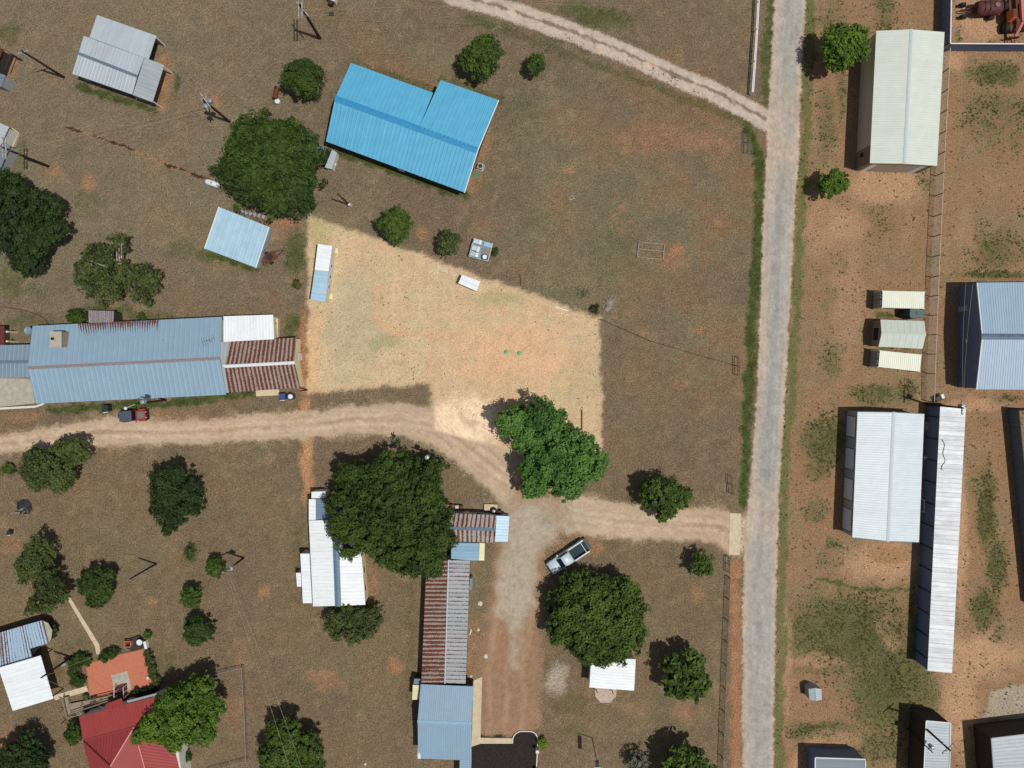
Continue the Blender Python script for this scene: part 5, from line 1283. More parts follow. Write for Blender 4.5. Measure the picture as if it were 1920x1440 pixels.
fence('yard_fence', 'thin wire fence round the yard right of the red house', [(394, 1262), (458, 1247), (463, 1330), (466, 1420), (392, 1440)], 1.1, 3.0, [1.08], 'galv', 'galv', .03, .022, wires=3, wr=.01)
def gatepiece(label, bx, by, L, a, h=1.4):
    c = W(bx, by); root = thing('fence_brace', label, 'fence', c, 0, 'H-shaped pipe fence braces'); d = Vector((math.cos(a), math.sin(a), 0)) * L / 2
    for s in (-1, 0, 1): p = c + d * s; q = MB(); q.cyl((p.x, p.y, 0), (p.x, p.y, h), .045); q.build('post', 'steel_d', root)
    q = MB(); q.beam(c - d + Vector((0, 0, h)), c + d + Vector((0, 0, h)), .07); q.build('top_rail', 'steel_d', root)
    q = MB(); q.beam(c - d + Vector((0, 0, h * .5)), c + d + Vector((0, 0, h * .5)), .07); q.build('rail', 'steel_d', root)
gatepiece('pipe fence brace near the road with a long wire shadow, east of the pale lot', 1380, 686, 2.6, H)
gatepiece('pipe fence brace just above the dirt driveway beside the road', 1368, 907, 2.6, H + .1)
gatepiece('pipe fence brace just below the concrete apron', 1363, 1056, 2.2, H)
gatepiece('pipe fence brace at the top of the verge, below the track junction', 1398, 268, 3.0, H)
fence('wire_fence', 'sagging wire fence running west from the roadside brace to the pale lot', [(1380, 686), (1330, 672), (1220, 640), (1128, 600)], 1.1, 6.5, [], 'steel_d', 'steel_d', .04, .02, wires=2, wr=.012)

def sheetwall(label, a, b, h, mat, cap='cap_white', n=None):
    A, Bb = W(*a), W(*b); root = thing('metal_fence', label, 'fence', (A + Bb) / 2, 0, 'tall sheet metal fences'); d = (Bb - A); L = d.length; d.normalize(); nn = Vector((-d.y, d.x, 0))
    k = int(L / .25); ring = []
    for i in range(k + 1): ring.append(A + d * (L * i / k) + nn * (.03 if i % 2 else -.03))
    q = MB(); P = [(p.x, p.y, z) for z in (0, h) for p in ring]; m = k + 1
    q.add(P, [(i, i + 1, m + i + 1, m + i) for i in range(k)]); q.build('panel', mat, root)
    q = MB(); q.beam(A + Vector((0, 0, h)), Bb + Vector((0, 0, h)), .14, .1); q.build('cap_rail', cap, root)
    for i in range(int(L / 3) + 1):
        p = A + d * min(L, i * 3.) + nn * .12; q = MB(); q.beam((p.x, p.y, 0), (p.x, p.y, h - .05), .1); q.build('post', 'steel_d', root)
sheetwall('navy sheet metal fence running down from the top edge beside the green warehouse', (1765, -60), (1762, 95), 2.5, 'w_navy')
sheetwall('navy sheet metal fence along the south side of the machinery yard', (1762, 96), (1960, 97), 2.5, 'w_navy')
sheetwall('grey-blue sheet metal fence slanting down the right edge', (1889, 768), (1925, 1130), 2.3, 'panelgrey', 'steel_d')
sheetwall('short dark fence return at the top of the slanting right-edge fence', (1889, 767), (1960, 772), 2.3, 'w_navy', 'steel_d')

# ---------------------------------------------------------------- vehicles
def sec(x, hw, z0, z1, r=.12, tum=.9):
    return [(x, -hw, z0), (x, -hw, (z0 + z1) / 2), (x, -hw * .985, z1 - r), (x, -hw * tum, z1), (x, 0, z1 + .02), (x, hw * tum, z1), (x, hw * .985, z1 - r), (x, hw, (z0 + z1) / 2), (x, hw, z0), (x, 0, z0)]
def wheel(root, x, y, r, w, hub='galv'):
    q = MB(); s = 1 if y > 0 else -1; q.cyl((x, y - s * w / 2, r), (x, y + s * w / 2, r), r, n=20); o = q.build('wheel', 'black', root, local=True)
    q = MB(); q.cyl((x, y + s * (w / 2 - .02), r), (x, y + s * (w / 2 + .015), r), r * .6, n=16); q.build('rim', hub, o, local=True)

root = thing('pickup_truck', 'silver pickup truck with an open dark bed, parked under the large round tree', 'pickup truck', W(1063, 1042), math.atan2(-43, -65))
q = MB(); q.loft([sec(x, hw, z0, z1) for x, hw, z0, z1 in [(3.02, .72, .45, .95), (2.92, .90, .4, 1.08), (2.5, .97, .38, 1.16), (1.55, .99, .38, 1.2), (1.4, 1., .38, 1.2), (-.62, 1., .4, 1.2), (-.7, 1., .42, 1.2)]]); q.build('body', 'silverpaint', root, True, True)
q = MB(); q.loft([sec(x, hw, 1.15, z1, .1, .86) for x, hw, z1 in [(1.5, .86, 1.2), (.75, .80, 1.78), (.5, .80, 1.84), (-.45, .80, 1.84), (-.62, .82, 1.2)]]); q.build('cab', 'silverpaint', root, True, True)
q = MB(); q.add([(1.5, -.72, 1.25), (1.5, .72, 1.25), (.80, .68, 1.79), (.80, -.68, 1.79), ], [(0, 1, 2, 3)]); q.build('windscreen', 'carglass', root, True)
for s in (-1, 1):
    q = MB(); q.add([(1.2, s * .87, 1.28), (-.45, s * .86, 1.28), (-.35, s * .80, 1.72), (.72, s * .80, 1.72)], [(0, 1, 2, 3)]); q.build('side_window', 'carglass', root, True)
    q = MB(); q.box((1.05, s * 1.12, 1.25), (.14, .26, .18)); q.build('mirror', 'silverpaint', root, True)
    q = MB(); q.box((-1.95, s * .93, .86), (2.5, .13, .72)); q.box((-1.95, s * .9, 1.24), (2.5, .17, .06)); q.build('bed_side', 'silverpaint', root, True)
    q = MB(); q.box((2.93, s * .72, .88), (.14, .32, .2)); q.build('headlight', 'cap_white', root, True)
    q = MB(); q.box((-3.18, s * .92, .95), (.06, .12, .4)); q.build('tail_light', 'redpaint', root, True)
    wheel(root, 2.0, s * .9, .4, .28); wheel(root, -1.75, s * .9, .4, .28)
q = MB(); q.box((-1.95, 0, .66), (2.5, 1.74, .08)); q.box((-.68, 0, .95), (.08, 1.74, .6)); q.build('truck_bed', 'liner', root, True)
q = MB(); q.box((-3.42, 0, .64), (.5, 1.8, .08)); q.build('tailgate', 'blackpaint', root, True)
q = MB(); q.box((-3.3, 0, .46), (.24, 1.8, .18)); q.build('rear_bumper', 'steel_d', root, True)
q = MB(); q.beam((-2.72, -.9, 1.27), (-2.72, .9, 1.27), .07); q.build('bed_bar', 'cap_white', root, True)
q = MB(); q.box((3.03, 0, .55), (.16, 1.7, .24)); q.build('front_bumper', 'steel_d', root, True)

root = thing('off_road_car', 'small red off-road car with a slate soft top, parked on the driveway verge', 'car', W(257, 778), .06)
q = MB(); q.loft([sec(x, hw, .45, z1, .08, .95) for x, hw, z1 in [(-1.65, .76, 1.0), (-1.6, .78, 1.05), (.3, .79, 1.05), (.35, .77, 1.08)]]); q.build('tub', 'redpaint', root, True)
q = MB(); q.loft([sec(x, hw, .6, z1, .08, .9) for x, hw, z1 in [(.3, .74, 1.1), (.62, .7, 1.12), (1.6, .56, 1.04), (1.68, .5, .98)]]); q.build('bonnet', 'redpaint', root, True)
q = MB(); q.loft([sec(x, hw, 1.0, z1, .03, .9) for x, hw, z1 in [(.66, .56, 1.14), (1.5, .46, 1.06)]]); q.build('bonnet_panel', 'greenhood', root, True)
q = MB(); q.loft([sec(x, hw, 1.04, z1, .12, .9) for x, hw, z1 in [(-1.72, .7, 1.55), (-1.6, .78, 1.78), (-.9, .8, 1.84), (.0, .78, 1.82), (.06, .76, 1.76)]]); q.build('soft_top', 'canvas', root, True)
q = MB(); q.add([(.4, -.68, 1.1), (.4, .68, 1.1), (.1, .66, 1.74), (.1, -.66, 1.74)], [(0, 1, 2, 3)]); q.build('windscreen', 'carglass', root, True)
q = MB(); q.beam((.42, -.7, 1.1), (.42, .7, 1.1), .06); q.beam((.1, -.7, 1.78), (.1, .7, 1.78), .06); q.build('windscreen_frame', 'redpaint', root, True)
for s in (-1, 1):
    q = MB(); q.box((1.2, s * .74, .95), (.95, .3, .1)); q.box((1.66, s * .74, .82), (.1, .3, .3)); q.build('fender', 'redpaint', root, True)
    q = MB(); q.box((-1.2, s * .84, .92), (.85, .18, .08)); q.build('fender', 'redpaint', root, True)
    wheel(root, 1.2, s * .74, .4, .26, 'steel_d'); wheel(root, -1.2, s * .74, .4, .26, 'steel_d')
    q = MB(); q.cyl((1.66, s * .4, .82), (1.73, s * .4, .82), .09, n=12); q.build('headlight', 'cap_white', root, True)
    q = MB(); q.box((.45, s * .92, 1.2), (.1, .2, .16)); q.build('mirror', 'blackpaint', root, True)
q = MB(); q.box((1.88, 0, .6), (.18, 1.5, .16)); q.build('front_bumper', 'blackpaint', root, True)
q = MB(); q.cyl((-1.72, .05, 1.0), (-1.98, .05, 1.0), .38, n=20); w = q.build('spare_wheel', 'black', root, True)
q = MB(); q.cyl((-1.97, .05, 1.0), (-2.0, .05, 1.0), .2, n=14); q.build('rim', 'steel_d', w, True)

# machinery yard
root = thing('telehandler', 'orange lifting machine with a long sun-faded boom and big tyres in the machinery yard', 'machine', W(1893, 36), -H + .05)
q = MB(); q.loft([sec(x, hw, .6, z1, .1, .95) for x, hw, z1 in [(-2.4, .8, 1.1), (-2.2, .95, 1.3), (1.6, .95, 1.3), (2.2, .8, 1.1)]]); q.build('chassis', 'rustmetal', root, True)
q = MB(); q.loft([sec(x, .42, 1.2, z1, .1, .9) for x, z1 in [(-1.5, 1.9), (-1.3, 2.1), (.3, 2.1), (.6, 1.9)]]); q.v = [(x, y + .95, z) for x, y, z in q.v]; q.build('engine_cover', 'orange', root, True)
q = MB(); q.box((.2, -.85, 1.7), (1.5, .7, 1.2), taper=.8); cb = q.build('cab_frame', 'orange', root, True)
q = MB(); q.box((.2, -.85, 2.34), (1.1, .6, .06)); q.build('cab_roof', 'rustmetal', cb, True)
q = MB(); q.beam((-3.6, .12, 2.3), (1.5, .12, 2.45), .5, .42); q.build('boom', 'pinkred', root, True)
q = MB(); q.beam((1.5, .12, 2.4), (3.0, -.25, 1.3), .34, .3); q.build('boom_head', 'pinkred', root, True)
q = MB(); q.box((3.1, -.3, 1.0), (.12, 1.5, .7)); c_ = q.build('fork_carriage', 'rustmetal', root, True)
for s in (-.75, .25): q = MB(); q.box((3.85, s, .4), (1.4, .14, .1)); q.build('fork', 'rustmetal', c_, True)
for x in (-1.55, 1.55):
    for s in (-1, 1): wheel(root, x, s * 1.2, .68, .5, 'rustmetal')
root = thing('tank_trailer', 'rusty red-brown tank trailer standing left of the orange machine', 'trailer', W(1842, 23), .03)
q = MB()
ring = lambda x, r: [(x, r * math.cos(t) * 1.15, 1.25 + r * math.sin(t)) for t in [i * math.pi / 10 for i in range(20)]]
q.loft([ring(x, r) for x, r in [(-1.9, .5), (-1.75, .75), (-1.2, .9), (1.2, .9), (1.75, .75), (1.9, .5)]]); q.build('tank_body', 'rustred', root, True, True)
for x in (-.9, -.2): q = MB(); q.box((x, 0, 2.15), (.08, 1.8, .1)); q.build('band', 'steel_d', root, True)
q = MB(); q.cyl((.7, 0, 2.05), (.7, 0, 2.3), .35, n=16); q.build('hatch', 'rustgreyp', root, True)
q = MB(); q.beam((-1.9, .3, .7), (-3.6, .1, .6), .14); q.beam((-1.9, -.3, .7), (-3.6, -.1, .6), .14); q.build('drawbar', 'rustmetal', root, True)
for s in (-1, 1): wheel(root, -3.2, s * .85, .5, .4, 'rustmetal'); wheel(root, .8, s * 1.1, .5, .35, 'rustmetal')
root = thing('dead_brush', 'dry weeds and bleached sticks along the navy fence corner', 'brush', W(1790, 40)); q = MB(); random.seed(3)
for i in range(26):
    a = W(1783 + random.uniform(0, 14), random.uniform(-6, 66)); q.cyl(a, a + Vector((random.uniform(-.5, .9), random.uniform(-1.4, 1.4), random.uniform(.1, .7))), .025, .01, 4)
q.build('sticks', 'branch', root)

# ---------------------------------------------------------------- small things
def single(name, label, cat, q, mat, group=None): return tag(rebase(q.build(name, mat)), label, cat, group)
c = W(402, 346); root = thing('gas_tank', 'white capsule-shaped gas tank left of the huge western tree', 'gas tank', c, -.33)
q = MB(); R = .42; prof = [(-1.1, .05), (-1.05, .2), (-.95, .33), (-.75, .42), (.75, .42), (.95, .33), (1.05, .2), (1.1, .05)]
q.loft([[(x, r * math.cos(t), .62 + r * math.sin(t)) for t in [i * math.pi / 8 for i in range(16)]] for x, r in prof]); q.build('tank_body', 'cap_white', root, True, True)
q = MB(); q.cyl((0, 0, 1.0), (0, 0, 1.14), .14, n=12); q.build('valve_cover', 'galv', root, True)
for x in (-.6, .6): q = MB(); q.box((x, 0, .12), (.14, .6, .26)); q.build('saddle', 'steel_d', root, True)

c = W(521, 178); root = thing('rusty_cooker', 'rusty brown barrel cooker beside the rounded dense tree', 'barbecue', c, 1.35)
q = MB(); q.loft([[(x, .36 * math.cos(t), .85 + .36 * math.sin(t)) for t in [i * math.pi / 7 for i in range(14)]] for x in (-.85, -.8, .8, .85)]); q.build('barrel', 'rustmetal', root, True)
q = MB(); q.cyl((.6, 0, 1.15), (.6, 0, 1.6), .07); q.build('chimney_pipe', 'steel_d', root, True)
for x in (-.6, .6):
    for y in (-.25, .25): q = MB(); q.beam((x, y, 0), (x, y, .6), .06); q.build('leg', 'steel_d', root, True)
c = W(522, 192); q = MB(); q.lathe(c, [(.05, 0), (.32, .02), (.36, .5), (.38, .55), (.3, .62), (.02, .66)], 14); single('bucket', 'white tub standing below the rusty barrel cooker', 'tub', q, 'cap_white')
c = W(901, 314); root = thing('air_conditioner', 'square air conditioner unit at the east wall of the blue-roofed house', 'air conditioner', c, -.35)
q = MB(); q.box((0, 0, .4), (.8, .8, .76)); q.build('casing', 'acgrey', root, True); q = MB(); q.cyl((0, 0, .78), (0, 0, .83), .3, n=18); q.build('fan_guard', 'steel_d', root, True)
q = MB(); q.box((0, 0, .05), (1.0, 1.0, .1)); q.build('pad', 'concrete_g', root, True)
c = W(893, 327); q = MB(); q.box((c.x, c.y, .03), (.8, 1.0, .05), -.35); single('green_mat', 'flat green mat on the soil below the air conditioner', 'mat', q, 'greenmat')
root = thing('flatbed_trailer', 'burnt-looking rusty flat trailer right of the pale blue shed', 'trailer', W(507, 484), .5)
q = MB(); q.box((0, 0, .55), (2.2, 1.3, .08)); q.build('bed', 'rustmetal', root, True)
q = MB(); q.beam((1.1, .4, .5), (2.3, 0, .5), .09); q.beam((1.1, -.4, .5), (2.3, 0, .5), .09); q.build('drawbar', 'steel_d', root, True)
q = MB(); q.beam((-1.15, -.9, .7), (-1.15, .9, .7), .08); q.build('tail_bar', 'steel_d', root, True)
for s in (-1, 1): wheel(root, -.1, s * .8, .32, .2, 'rustmetal')
q = MB(); q.lathe((*W(508, 483)[:2], .59), [(.4, 0), (.5, .04), (.42, .2), (.1, .26), (.02, .27)], 11); single('ash_heap', 'black heap lying on the rusty flat trailer', 'heap', q, 'ash')
random.seed(11)
root = thing('scrap_heap', 'scrap timber and junk between the pale blue shed and the huge tree', 'scrap heap', W(478, 408))
q = MB()
for i in range(16):
    a = W(452 + i * 3.2 + random.uniform(-3, 3), 396 + i * 1.3 + random.uniform(-4, 4), random.uniform(.1, .5)); d = Vector((random.uniform(-1, 1), random.uniform(-1, 1), random.uniform(-.1, .2))); q.beam(a, a + d, .1, .08)
q.build('boards', 'wood_d', root); q = MB()
for i in range(6): p = W(456 + i * 8, 398 + i * 2); q.box((p.x, p.y, .25), (.5, .4, .5), random.random() * 3)
q.build('crates', 'galv', root)

# white crates
AN = -.27; c = W(902, 470); root = thing('cargo_platform', 'square metal platform with white rails holding boxes, next to the wispy tree', 'platform', c, AN)
q = MB(); q.box((0, 0, .55), (2.85, 2.75, .1)); q.build('deck', 'platgrey', root, True)
for s in (-1, 1): q = MB(); q.box((s * 1.4, 0, .75), (.07, 2.7, .32)); q.build('side_panel', 'cap_white', root, True)
q = MB(); q.box((0, -1.35, .75), (2.74, .06, .32)); q.build('end_panel', 'galv', root, True)
for x in (-1.1, 1.1):
    for y in (-1.1, 1.1): q = MB(); q.box((x, y, .25), (.15, .15, .5)); q.build('leg', 'steel_d', root, True)
def onplat(x, y, z): ca, sa = math.cos(AN), math.sin(AN); return (c.x + x * ca - y * sa, c.y + x * sa + y * ca, z)
for lb, x, y, dx, dy, h, m in [('white crate in the upper left corner of the metal platform', -.95, .95, .75, .65, .6, 'cratew'), ('narrow white crate second from the left on the far side of the platform', -.35, .95, .4, .65, .7, 'cap_white'), ('pale blue flat crate at the upper right of the metal platform', .75, .95, 1.15, .6, .25, 'skyp'),
                               ('grey-white crate at the left middle of the metal platform', -.95, -.05, .7, .65, .55, 'cratew'), ('tall bright white crate in the centre left of the platform', -.35, -.1, .38, .75, .7, 'cap_white'), ('greyish crate at the lower left corner of the metal platform', -.95, -.9, .75, .7, .5, 'galv'),
                               ('small white crate at the lower middle of the metal platform', -.33, -.9, .4, .6, .6, 'cap_white')]:
    q = MB(); p = onplat(x, y, .6 + h / 2); q.box(p, (dx, dy, h), AN); q.box((p[0], p[1], .6 + h + .02), (dx * .86, dy * .86, .04), AN); single('storage_crate', lb, 'crate', q, m, 'boxes on the metal platform')
q = MB()
for k in range(5): q.box(onplat(.72, .35 - k * .16, .66 + .02 * (k % 2)), (1.15, .13, .1), AN + .03 * (k - 2))
single('timber_planks', 'brown planks lying side by side on the right of the metal platform', 'planks', q, 'wood')
q = MB(); p = onplat(.85, -.85, .6); q.lathe(p, [(.42, 0), (.42, .45), (.33, .46), (.33, .42), (.02, .42)], 24); o = single('wash_tub', 'round white tub with a dark rim in the corner of the metal platform', 'tub', q, 'cap_white')
q = MB(); q.lathe((p[0], p[1], 1.06), [(.36, 0), (.45, .02), (.45, .06), (.33, .06), (.33, 0)], 24, 0, False); q2 = q.build('rim', 'navyp', None); q2.parent = o; q2.location = (-o.location[0], -o.location[1], -o.location[2])

for lb, x, y in (('left green septic lid on the bare soil of the lot', 949, 660), ('right green septic lid on the bare soil of the lot', 974, 662)):
    q = MB(); p = W(x, y); q.lathe(p, [(.3, 0), (.3, .12), (.26, .18), (.1, .22), (.02, .23)], 18); single('septic_lid', lb, 'lid', q, 'lid', 'green septic lids')
q = MB(); a, b = W(1091, 768, .1), W(1091, 806, .1); q.cyl(a, b, .09, .08, 10); single('timber_post', 'brown timber post lying beside the bright green tree in the lot', 'post', q, 'wood_d')
q = MB(); a, b = W(977, 536), W(981, 514, 1.3); q.cyl(a, b, .06, .05, 8); single('marker_stake', 'pale leaning stake just outside the northern edge of the lot', 'stake', q, 'wood')
q = MB(); a, b = W(1040, 575, .08), W(1066, 583, .08); q.beam(a, b, .12); single('fallen_plank', 'white plank lying along the north-east edge of the lot', 'plank', q, 'cap_white')
q = MB(); a, b = W(838, 694, .05), W(848, 697, .05); q.beam(a, b, .14); single('wood_scrap', 'short pale scrap of wood on the soil in the middle of the lot', 'scrap', q, 'stone')
c = W(1220, 471); root = thing('cattle_crush', 'rectangular pipe frame lying in the dry field', 'frame', c, -.1)
q = MB()
L_, W_ = 1.85, 1.1
for a, b in (((-L_, -W_), (L_, -W_)), ((L_, -W_), (L_, W_)), ((L_, W_), (-L_, W_)), ((-L_, W_), (-L_, -W_)), ((-L_, .1), (L_, .1))): q.beam((*a, .3), (*b, .3), .06)
q.build('tubing', 'oldpipe', root, True)
for x in (-L_, L_):
    for y in (-W_, W_): q = MB(); q.beam((x, y, 0), (x, y, .8), .05); q.build('leg', 'oldpipe', root, True)
q = MB(); pts = [(1067, 374), (1072, 366), (1078, 372), (1067, 375)]
for a, b in zip(pts[:-1], pts[1:]): q.beam(W(*a, .06), W(*b, .06), .08)
single('stick_triangle', 'small triangle of pale sticks lying in the field', 'sticks', q, 'branch')
random.seed(5); root = thing('dead_branches', 'bleached fallen branches near the brown scrubby bush', 'branches', W(1143, 575)); q = MB()
for i in range(22):
    a = W(1138 + random.uniform(-3, 3), 582 + random.uniform(-4, 4), .1); d = Vector((random.uniform(-.1, 1.3), random.uniform(.1, 2.2), random.uniform(-.05, .5))); m = a + d * .5; q.cyl(a, m, .05, .035, 5)
    for k in range(3): q.cyl(m, m + Vector((random.uniform(-.7, .8), random.uniform(-.2, 1.1), random.uniform(-.1, .3))), .03, .01, 4)
q.build('twigs', 'branch', root)
q = MB(); p = W(1090, 550)
for i in range(14): a = p + Vector((random.uniform(-.8, .8), random.uniform(-.6, .6), .06)); q.cyl(a, a + Vector((random.uniform(-.7, .7), random.uniform(-.7, .7), .2)), .03, .015, 4)
single('twig_pile', 'dark scatter of twigs just outside the lot, left of the scrubby bush', 'twigs', q, 'ash')
root = thing('burn_pile', 'burnt brush pile with grey ash under the long oval tree', 'burn pile', W(44, 954)); q = MB(); p = W(46, 950)
q.lathe(p, [(1.15, 0), (.9, .12), (.5, .3), (.05, .4)], 14); q.build('ash_mound', 'ash', root); q = MB()
for i in range(24): a = p + Vector((random.uniform(-.9, .9), random.uniform(-.9, .7), .25)); q.cyl(a, a + Vector((random.uniform(-1, 1), random.uniform(-1, 1), random.uniform(0, .5))), .04, .015, 5)
q.build('charred_branches', 'ash', root); q = MB()
for i in range(12): a = p + Vector((random.uniform(-.8, .8), random.uniform(-1.2, .2), .3)); q.cyl(a, a + Vector((random.uniform(-1, 1), random.uniform(-.6, .6), random.uniform(0, .4))), .035, .015, 5)
q.build('pale_branches', 'branch', root)
def binn(label, x, y, m, s=1.):
    c = W(x, y); root = thing('wheeled_bin', label, 'bin', c, .1); q = MB(); q.box((0, 0, .55 * s), (.62 * s, .7 * s, 1.0 * s), taper=1.15); q.build('bin_body', m, root, True)
    q = MB(); q.box((0, 0, 1.09 * s), (.78 * s, .86 * s, .09), taper=.92); q.build('lid', m, root, True); q = MB(); q.beam((-.3 * s, -.46 * s, 1.02 * s), (.3 * s, -.46 * s, 1.02 * s), .07); q.build('handle', 'cap_white', root, True)
    for sx in (-.28, .28): q = MB(); q.cyl((sx * s, .38 * s, .12), (sx * s + .06, .38 * s, .12), .12, n=10); q.build('wheel', 'black', root, True)
binn('charcoal wheeled bin on the grass left of the red off-road car', 206, 765, 'bin', 1.15); binn('dark blue wheeled bin by the rusty gabled shed', 534, 743, 'bluebin', 1.15)
q = MB(); p = W(548, 743); q.lathe(p, [(.5, 0), (.52, .8), (.5, .85), (.3, .9)], 16); root = thing('steel_drum', 'dark steel drum with a white lid beside the blue bin', 'drum', p); q.build('drum_body', 'navyp', root); q = MB(); q.lathe((p.x, p.y, .88), [(.34, 0), (.34, .06), (.02, .1)], 16); q.build('lid', 'cap_white', root)
binn('small dark grey bin on the field by the ragged olive tree', 23, 997, 'bin', .7)
# step, bottle and chairs at the rusty cottage
q = MB(); q.prism([W(*k)[:2] for k in [(908, 944), (933, 945), (932, 957), (908, 957)]], 0, .45); single('porch_step', 'cream concrete step above the rusty cottage roof', 'step', q, 'concrete')
p = W(926, 955); q = MB(); q.lathe(p, [(.3, 0), (.42, .1), (.42, .9), (.3, 1.1), (.02, 1.15)], 14); root = thing('gas_bottle', 'dark gas bottle with silver cap on the cream step', 'gas bottle', p); q.build('bottle_body', 'steel_d', root); q = MB(); q.lathe((p.x, p.y, 1.12), [(.2, 0), (.22, .14), (.05, .2)], 12); q.build('valve_cap', 'galv', root)
p = W(936, 960); q = MB(); q.box((p.x, p.y, .5), (.7, .8, 1.0), .05); single('cabinet', 'dark brown cabinet beside the gas bottle', 'cabinet', q, 'darkredm')
def chair(label, x, y, rz, m):
    c = W(x, y); root = thing('garden_chair', label, 'chair', c, rz, 'chairs by the rusty cottage'); q = MB(); q.box((0, 0, .43), (.5, .5, .05)); q.build('seat', m, root, True); q = MB(); q.box((0, .25, .72), (.5, .05, .55)); q.build('backrest', m, root, True)
    for sx in (-.22, .22):
        for sy in (-.22, .22): q = MB(); q.beam((sx, sy, 0), (sx, sy, .42), .04); q.build('leg', 'steel_d', root, True)
chair('dark red garden chair beside the huge tree, left of its pair', 848, 948, .2, 'redpaint'); chair('grey garden chair in the middle of the three', 857, 949, .1, 'galv'); chair('dark garden chair nearest the cottage door', 865, 949, -.1, 'rustmetal')
for lb, x, y, s in [('largest pale stone between the rusty shed and the gravel drive', 900, 1131, .36), ('small pale stone below the largest one', 897, 1181, .22), ('flat pale stone level with the end of the rusty shed', 911, 1230, .34), ('pale stone at the corner of the blue-grey house path', 883, 1268, .2), ('tiny white stone in the field left of the blue-grey house', 685, 1433, .2)]:
    q = MB(); p = W(x, y); random.seed(x); q.lathe(p, [(s * .8, 0), (s, s * .2), (s * .7, s * .5), (.03, s * .6)], 8); q.v = [(vx + random.uniform(-.2, .2) * s, vy + random.uniform(-.2, .2) * s, vz) for vx, vy, vz in q.v]; single('pale_stone', lb, 'stone', q, 'stone', 'pale stones on the ground')
q = MB(); q.beam(W(884, 1180, .06), W(881, 1190, .06), .12); single('white_plank', 'white plank leaning by the right side of the long rusty shed', 'plank', q, 'cap_white')
# kerb of the asphalt and its posts
C = spline([(961, 1394), (962, 1384), (966, 1377), (974, 1372), (985, 1371.5), (996, 1372), (1004, 1376), (1008, 1385), (1008, 1400), (1006, 1440), (1005, 1490)], 2); q = MB()
T = np.gradient(C, axis=0); T /= np.linalg.norm(T, axis=1)[:, None]; nn = np.c_[-T[:, 1], T[:, 0]] * .9
q.loft([[W(*(p + n_), 0), W(*(p + n_), .16), W(*(p - n_), .16), W(*(p - n_), 0)] for p, n_ in zip(C, nn)]); single('white_kerb', 'white kerb curving round the dark asphalt', 'kerb', q, 'kerb')
for lb, y in (('white gate pillar on the kerb next to the lime green bush', 1401), ('white gate pillar on the kerb at the bottom edge', 1440)):
    q = MB(); p = W(1007, y); q.box((p.x, p.y, .6), (.42, .42, 1.2)); q.box((p.x, p.y, 1.24), (.5, .5, .1), taper=.8); single('gate_pillar', lb, 'pillar', q, 'kerb', 'pillars on the kerb')
# patio bits beside the brick paving
q = MB(); q.prism([W(*k)[:2] for k in [(238, 1213), (246, 1196), (262, 1190), (272, 1200), (274, 1213), (250, 1220)]], 0, .3); single('raised_bed', 'dark raised bed at the top corner of the brick patio', 'raised bed', q, 'w_dark')
q = MB(); p = W(243, 1205, .3); 
for dx, dy, lx, ly in ((-.45, 0, .1, .8), (.45, 0, .1, .8), (0, -.4, 1., .1), (0, .4, 1., .1)): q.box((p.x + dx, p.y + dy, .62), (lx, ly, .6), 0)
single('brick_firepit', 'square terracotta fire pit on the raised bed', 'fire pit', q, 'paving')
q = MB(); p = W(266, 1201, .3); q.lathe((p.x, p.y, .3), [(.1, 0), (.12, .5), (.4, .6), (.42, .7), (.05, .62)], 14); single('bird_bath', 'white bird bath in the raised bed', 'bird bath', q, 'cap_white')
q = MB(); p = W(276, 1207); q.box((p.x, p.y, .3), (.35, 1.1, .6), .25); single('white_planter', 'narrow white planter at the right end of the raised bed', 'planter', q, 'cap_white')
q = MB(); p = W(280, 1269); q.lathe(p, [(.16, 0), (.22, .35), (.24, .4), (.05, .36)], 12); single('flower_pot', 'small pale pot at the foot of the long hedge', 'pot', q, 'stone')
# debris by the garages and containers
q = MB(); p = W(1737, 798); q.box((p.x, p.y, .35), (.5, 1.2, .7), .03); q.box((p.x + .1, p.y, .78), (.4, 1.1, .12), .08); single('pallet_stack', 'stack of wooden pallets between the garage and the silver shed', 'pallets', q, 'wood')
q = MB(); p = W(1736, 858); q.box((p.x, p.y, .3), (.6, .6, .6), .6, taper=.7); q.box((p.x + .3, p.y + .3, .5), (.4, .3, 1.0), .9, taper=.6); single('junk_pile', 'small pale junk pile behind the four-door garage', 'junk', q, 'stone')
q = MB(); a, b, d, e = W(1727, 936), W(1733, 936), W(1733, 958), W(1727, 958)
for s, t in ((a, b), (b, d), (d, e), (e, a), ((a + e) / 2, (b + d) / 2)): q.beam(s + Vector((0, 0, .8)), t + Vector((0, 0, .8)), .08)
for s in (a, b, d, e): q.beam(s, s + Vector((0, 0, .8)), .08)
single('wire_cage', 'empty white rectangular frame behind the four-door garage', 'frame', q, 'cap_white')
p = W(1757, 746); root = thing('compressor', 'dark and white machine at the foot of the silver shed pole', 'machine', p, .4); q = MB(); q.box((-.2, 0, .4), (.9, .7, .8)); q.build('casing', 'steel_d', root, True); q = MB(); q.box((.4, .1, .4), (.5, .6, .7)); q.build('tank_end', 'cap_white', root, True)
q = MB(); q.beam(W(1778, 734, .1), W(1802, 736, .1), .12); q.beam(W(1779, 737, .1), W(1800, 738.5, .1), .1); single('timber_lengths', 'two pale timber lengths on the soil above the silver shed', 'timber', q, 'wood')
q = MB(); q.beam(W(1895, 781, .1), W(1905, 774, .1), .14); single('dark_beam', 'short dark beam lying by the corner of the slanting fence', 'beam', q, 'steel_d')
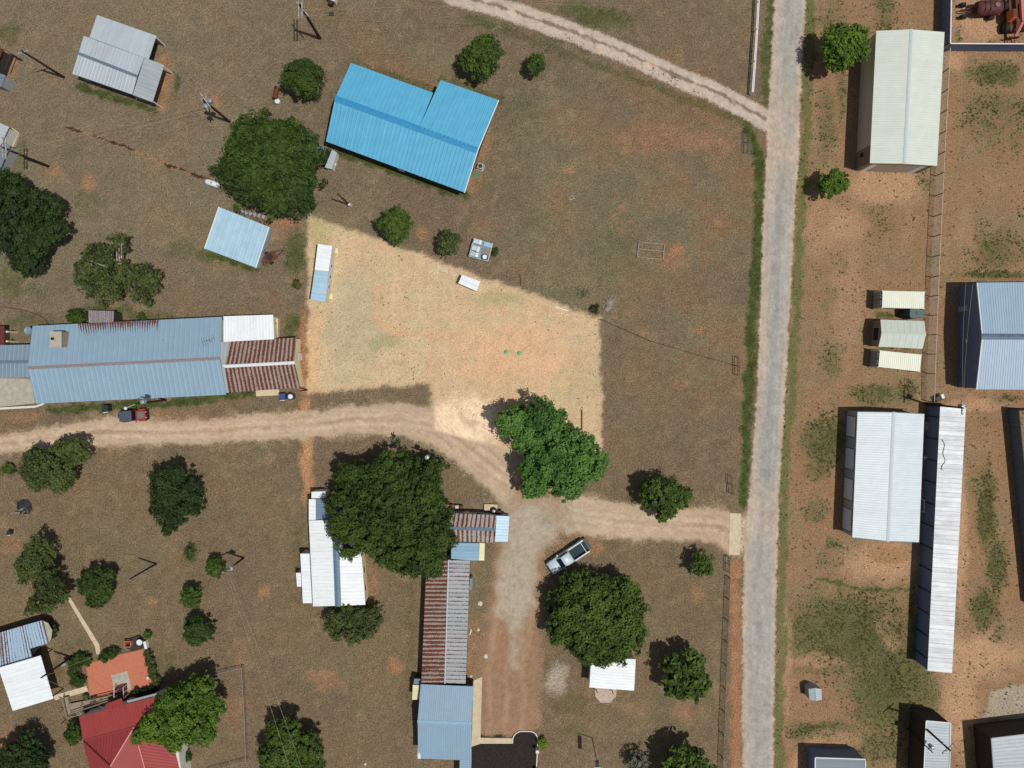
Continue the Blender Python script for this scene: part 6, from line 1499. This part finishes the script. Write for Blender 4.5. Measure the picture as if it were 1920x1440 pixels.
p = W(625, 3); q = MB(); q.box((p.x, p.y, .5), (1.2, .6, 1.0), -.4); single('white_cabinet', 'pale cabinet cut by the top edge right of the tall pole', 'cabinet', q, 'stone')
p = W(622, 10); q = MB(); q.lathe(p, [(.3, 0), (.34, .6), (.3, .9), (.02, .95)], 12); single('black_drum', 'black drum below the pale cabinet at the top edge', 'drum', q, 'steel_d')
p = W(622, 27); q = MB(); q.box((p.x, p.y, .15), (.6, .4, .3), .1); single('black_box', 'small black box on the grass below the black drum', 'box', q, 'bin')

# ---------------------------------------------------------------- camera and light
cam = bpy.data.cameras.new('drone_camera'); co = bpy.data.objects.new('drone_camera', cam); COL.objects.link(co)
co.location = (0, 0, HC); cam.sensor_fit = 'HORIZONTAL'; cam.sensor_width = 36; cam.lens = HC * PPM / 1920 * 36
cam.shift_y = -50 / 1920; cam.clip_end = 6000; cam.clip_start = 1
scene.camera = co
d = Vector((-SUN_T, SUN_T * SUN_K, -1)).normalized()
sun = bpy.data.lights.new('sun', 'SUN'); so = bpy.data.objects.new('sun', sun); COL.objects.link(so)
so.rotation_euler = d.to_track_quat('-Z', 'Y').to_euler(); so.location = (30, -10, 60)
sun.energy = 3.2; sun.angle = math.radians(.53); sun.color = (1., .97, .92)
w = bpy.data.worlds.new('World'); scene.world = w; w.use_nodes = True
nt = w.node_tree; bg = nt.nodes['Background']; sky = nt.nodes.new('ShaderNodeTexSky'); sky.sky_type = 'NISHITA'; sky.sun_disc = False
sky.sun_elevation = math.asin(-d.z); sky.sun_rotation = math.atan2(-d.x, -d.y); sky.air_density = 1.; sky.dust_density = 1.; sky.ozone_density = 1.
hs = nt.nodes.new('ShaderNodeHueSaturation'); hs.inputs['Saturation'].default_value = .6
nt.links.new(sky.outputs[0], hs.inputs['Color']); nt.links.new(hs.outputs[0], bg.inputs[0]); bg.inputs[1].default_value = .06
scene.view_settings.view_transform = 'Standard'; scene.view_settings.look = 'None'; scene.view_settings.exposure = 0
scene.render.engine = 'CYCLES'; scene.cycles.max_bounces = 6
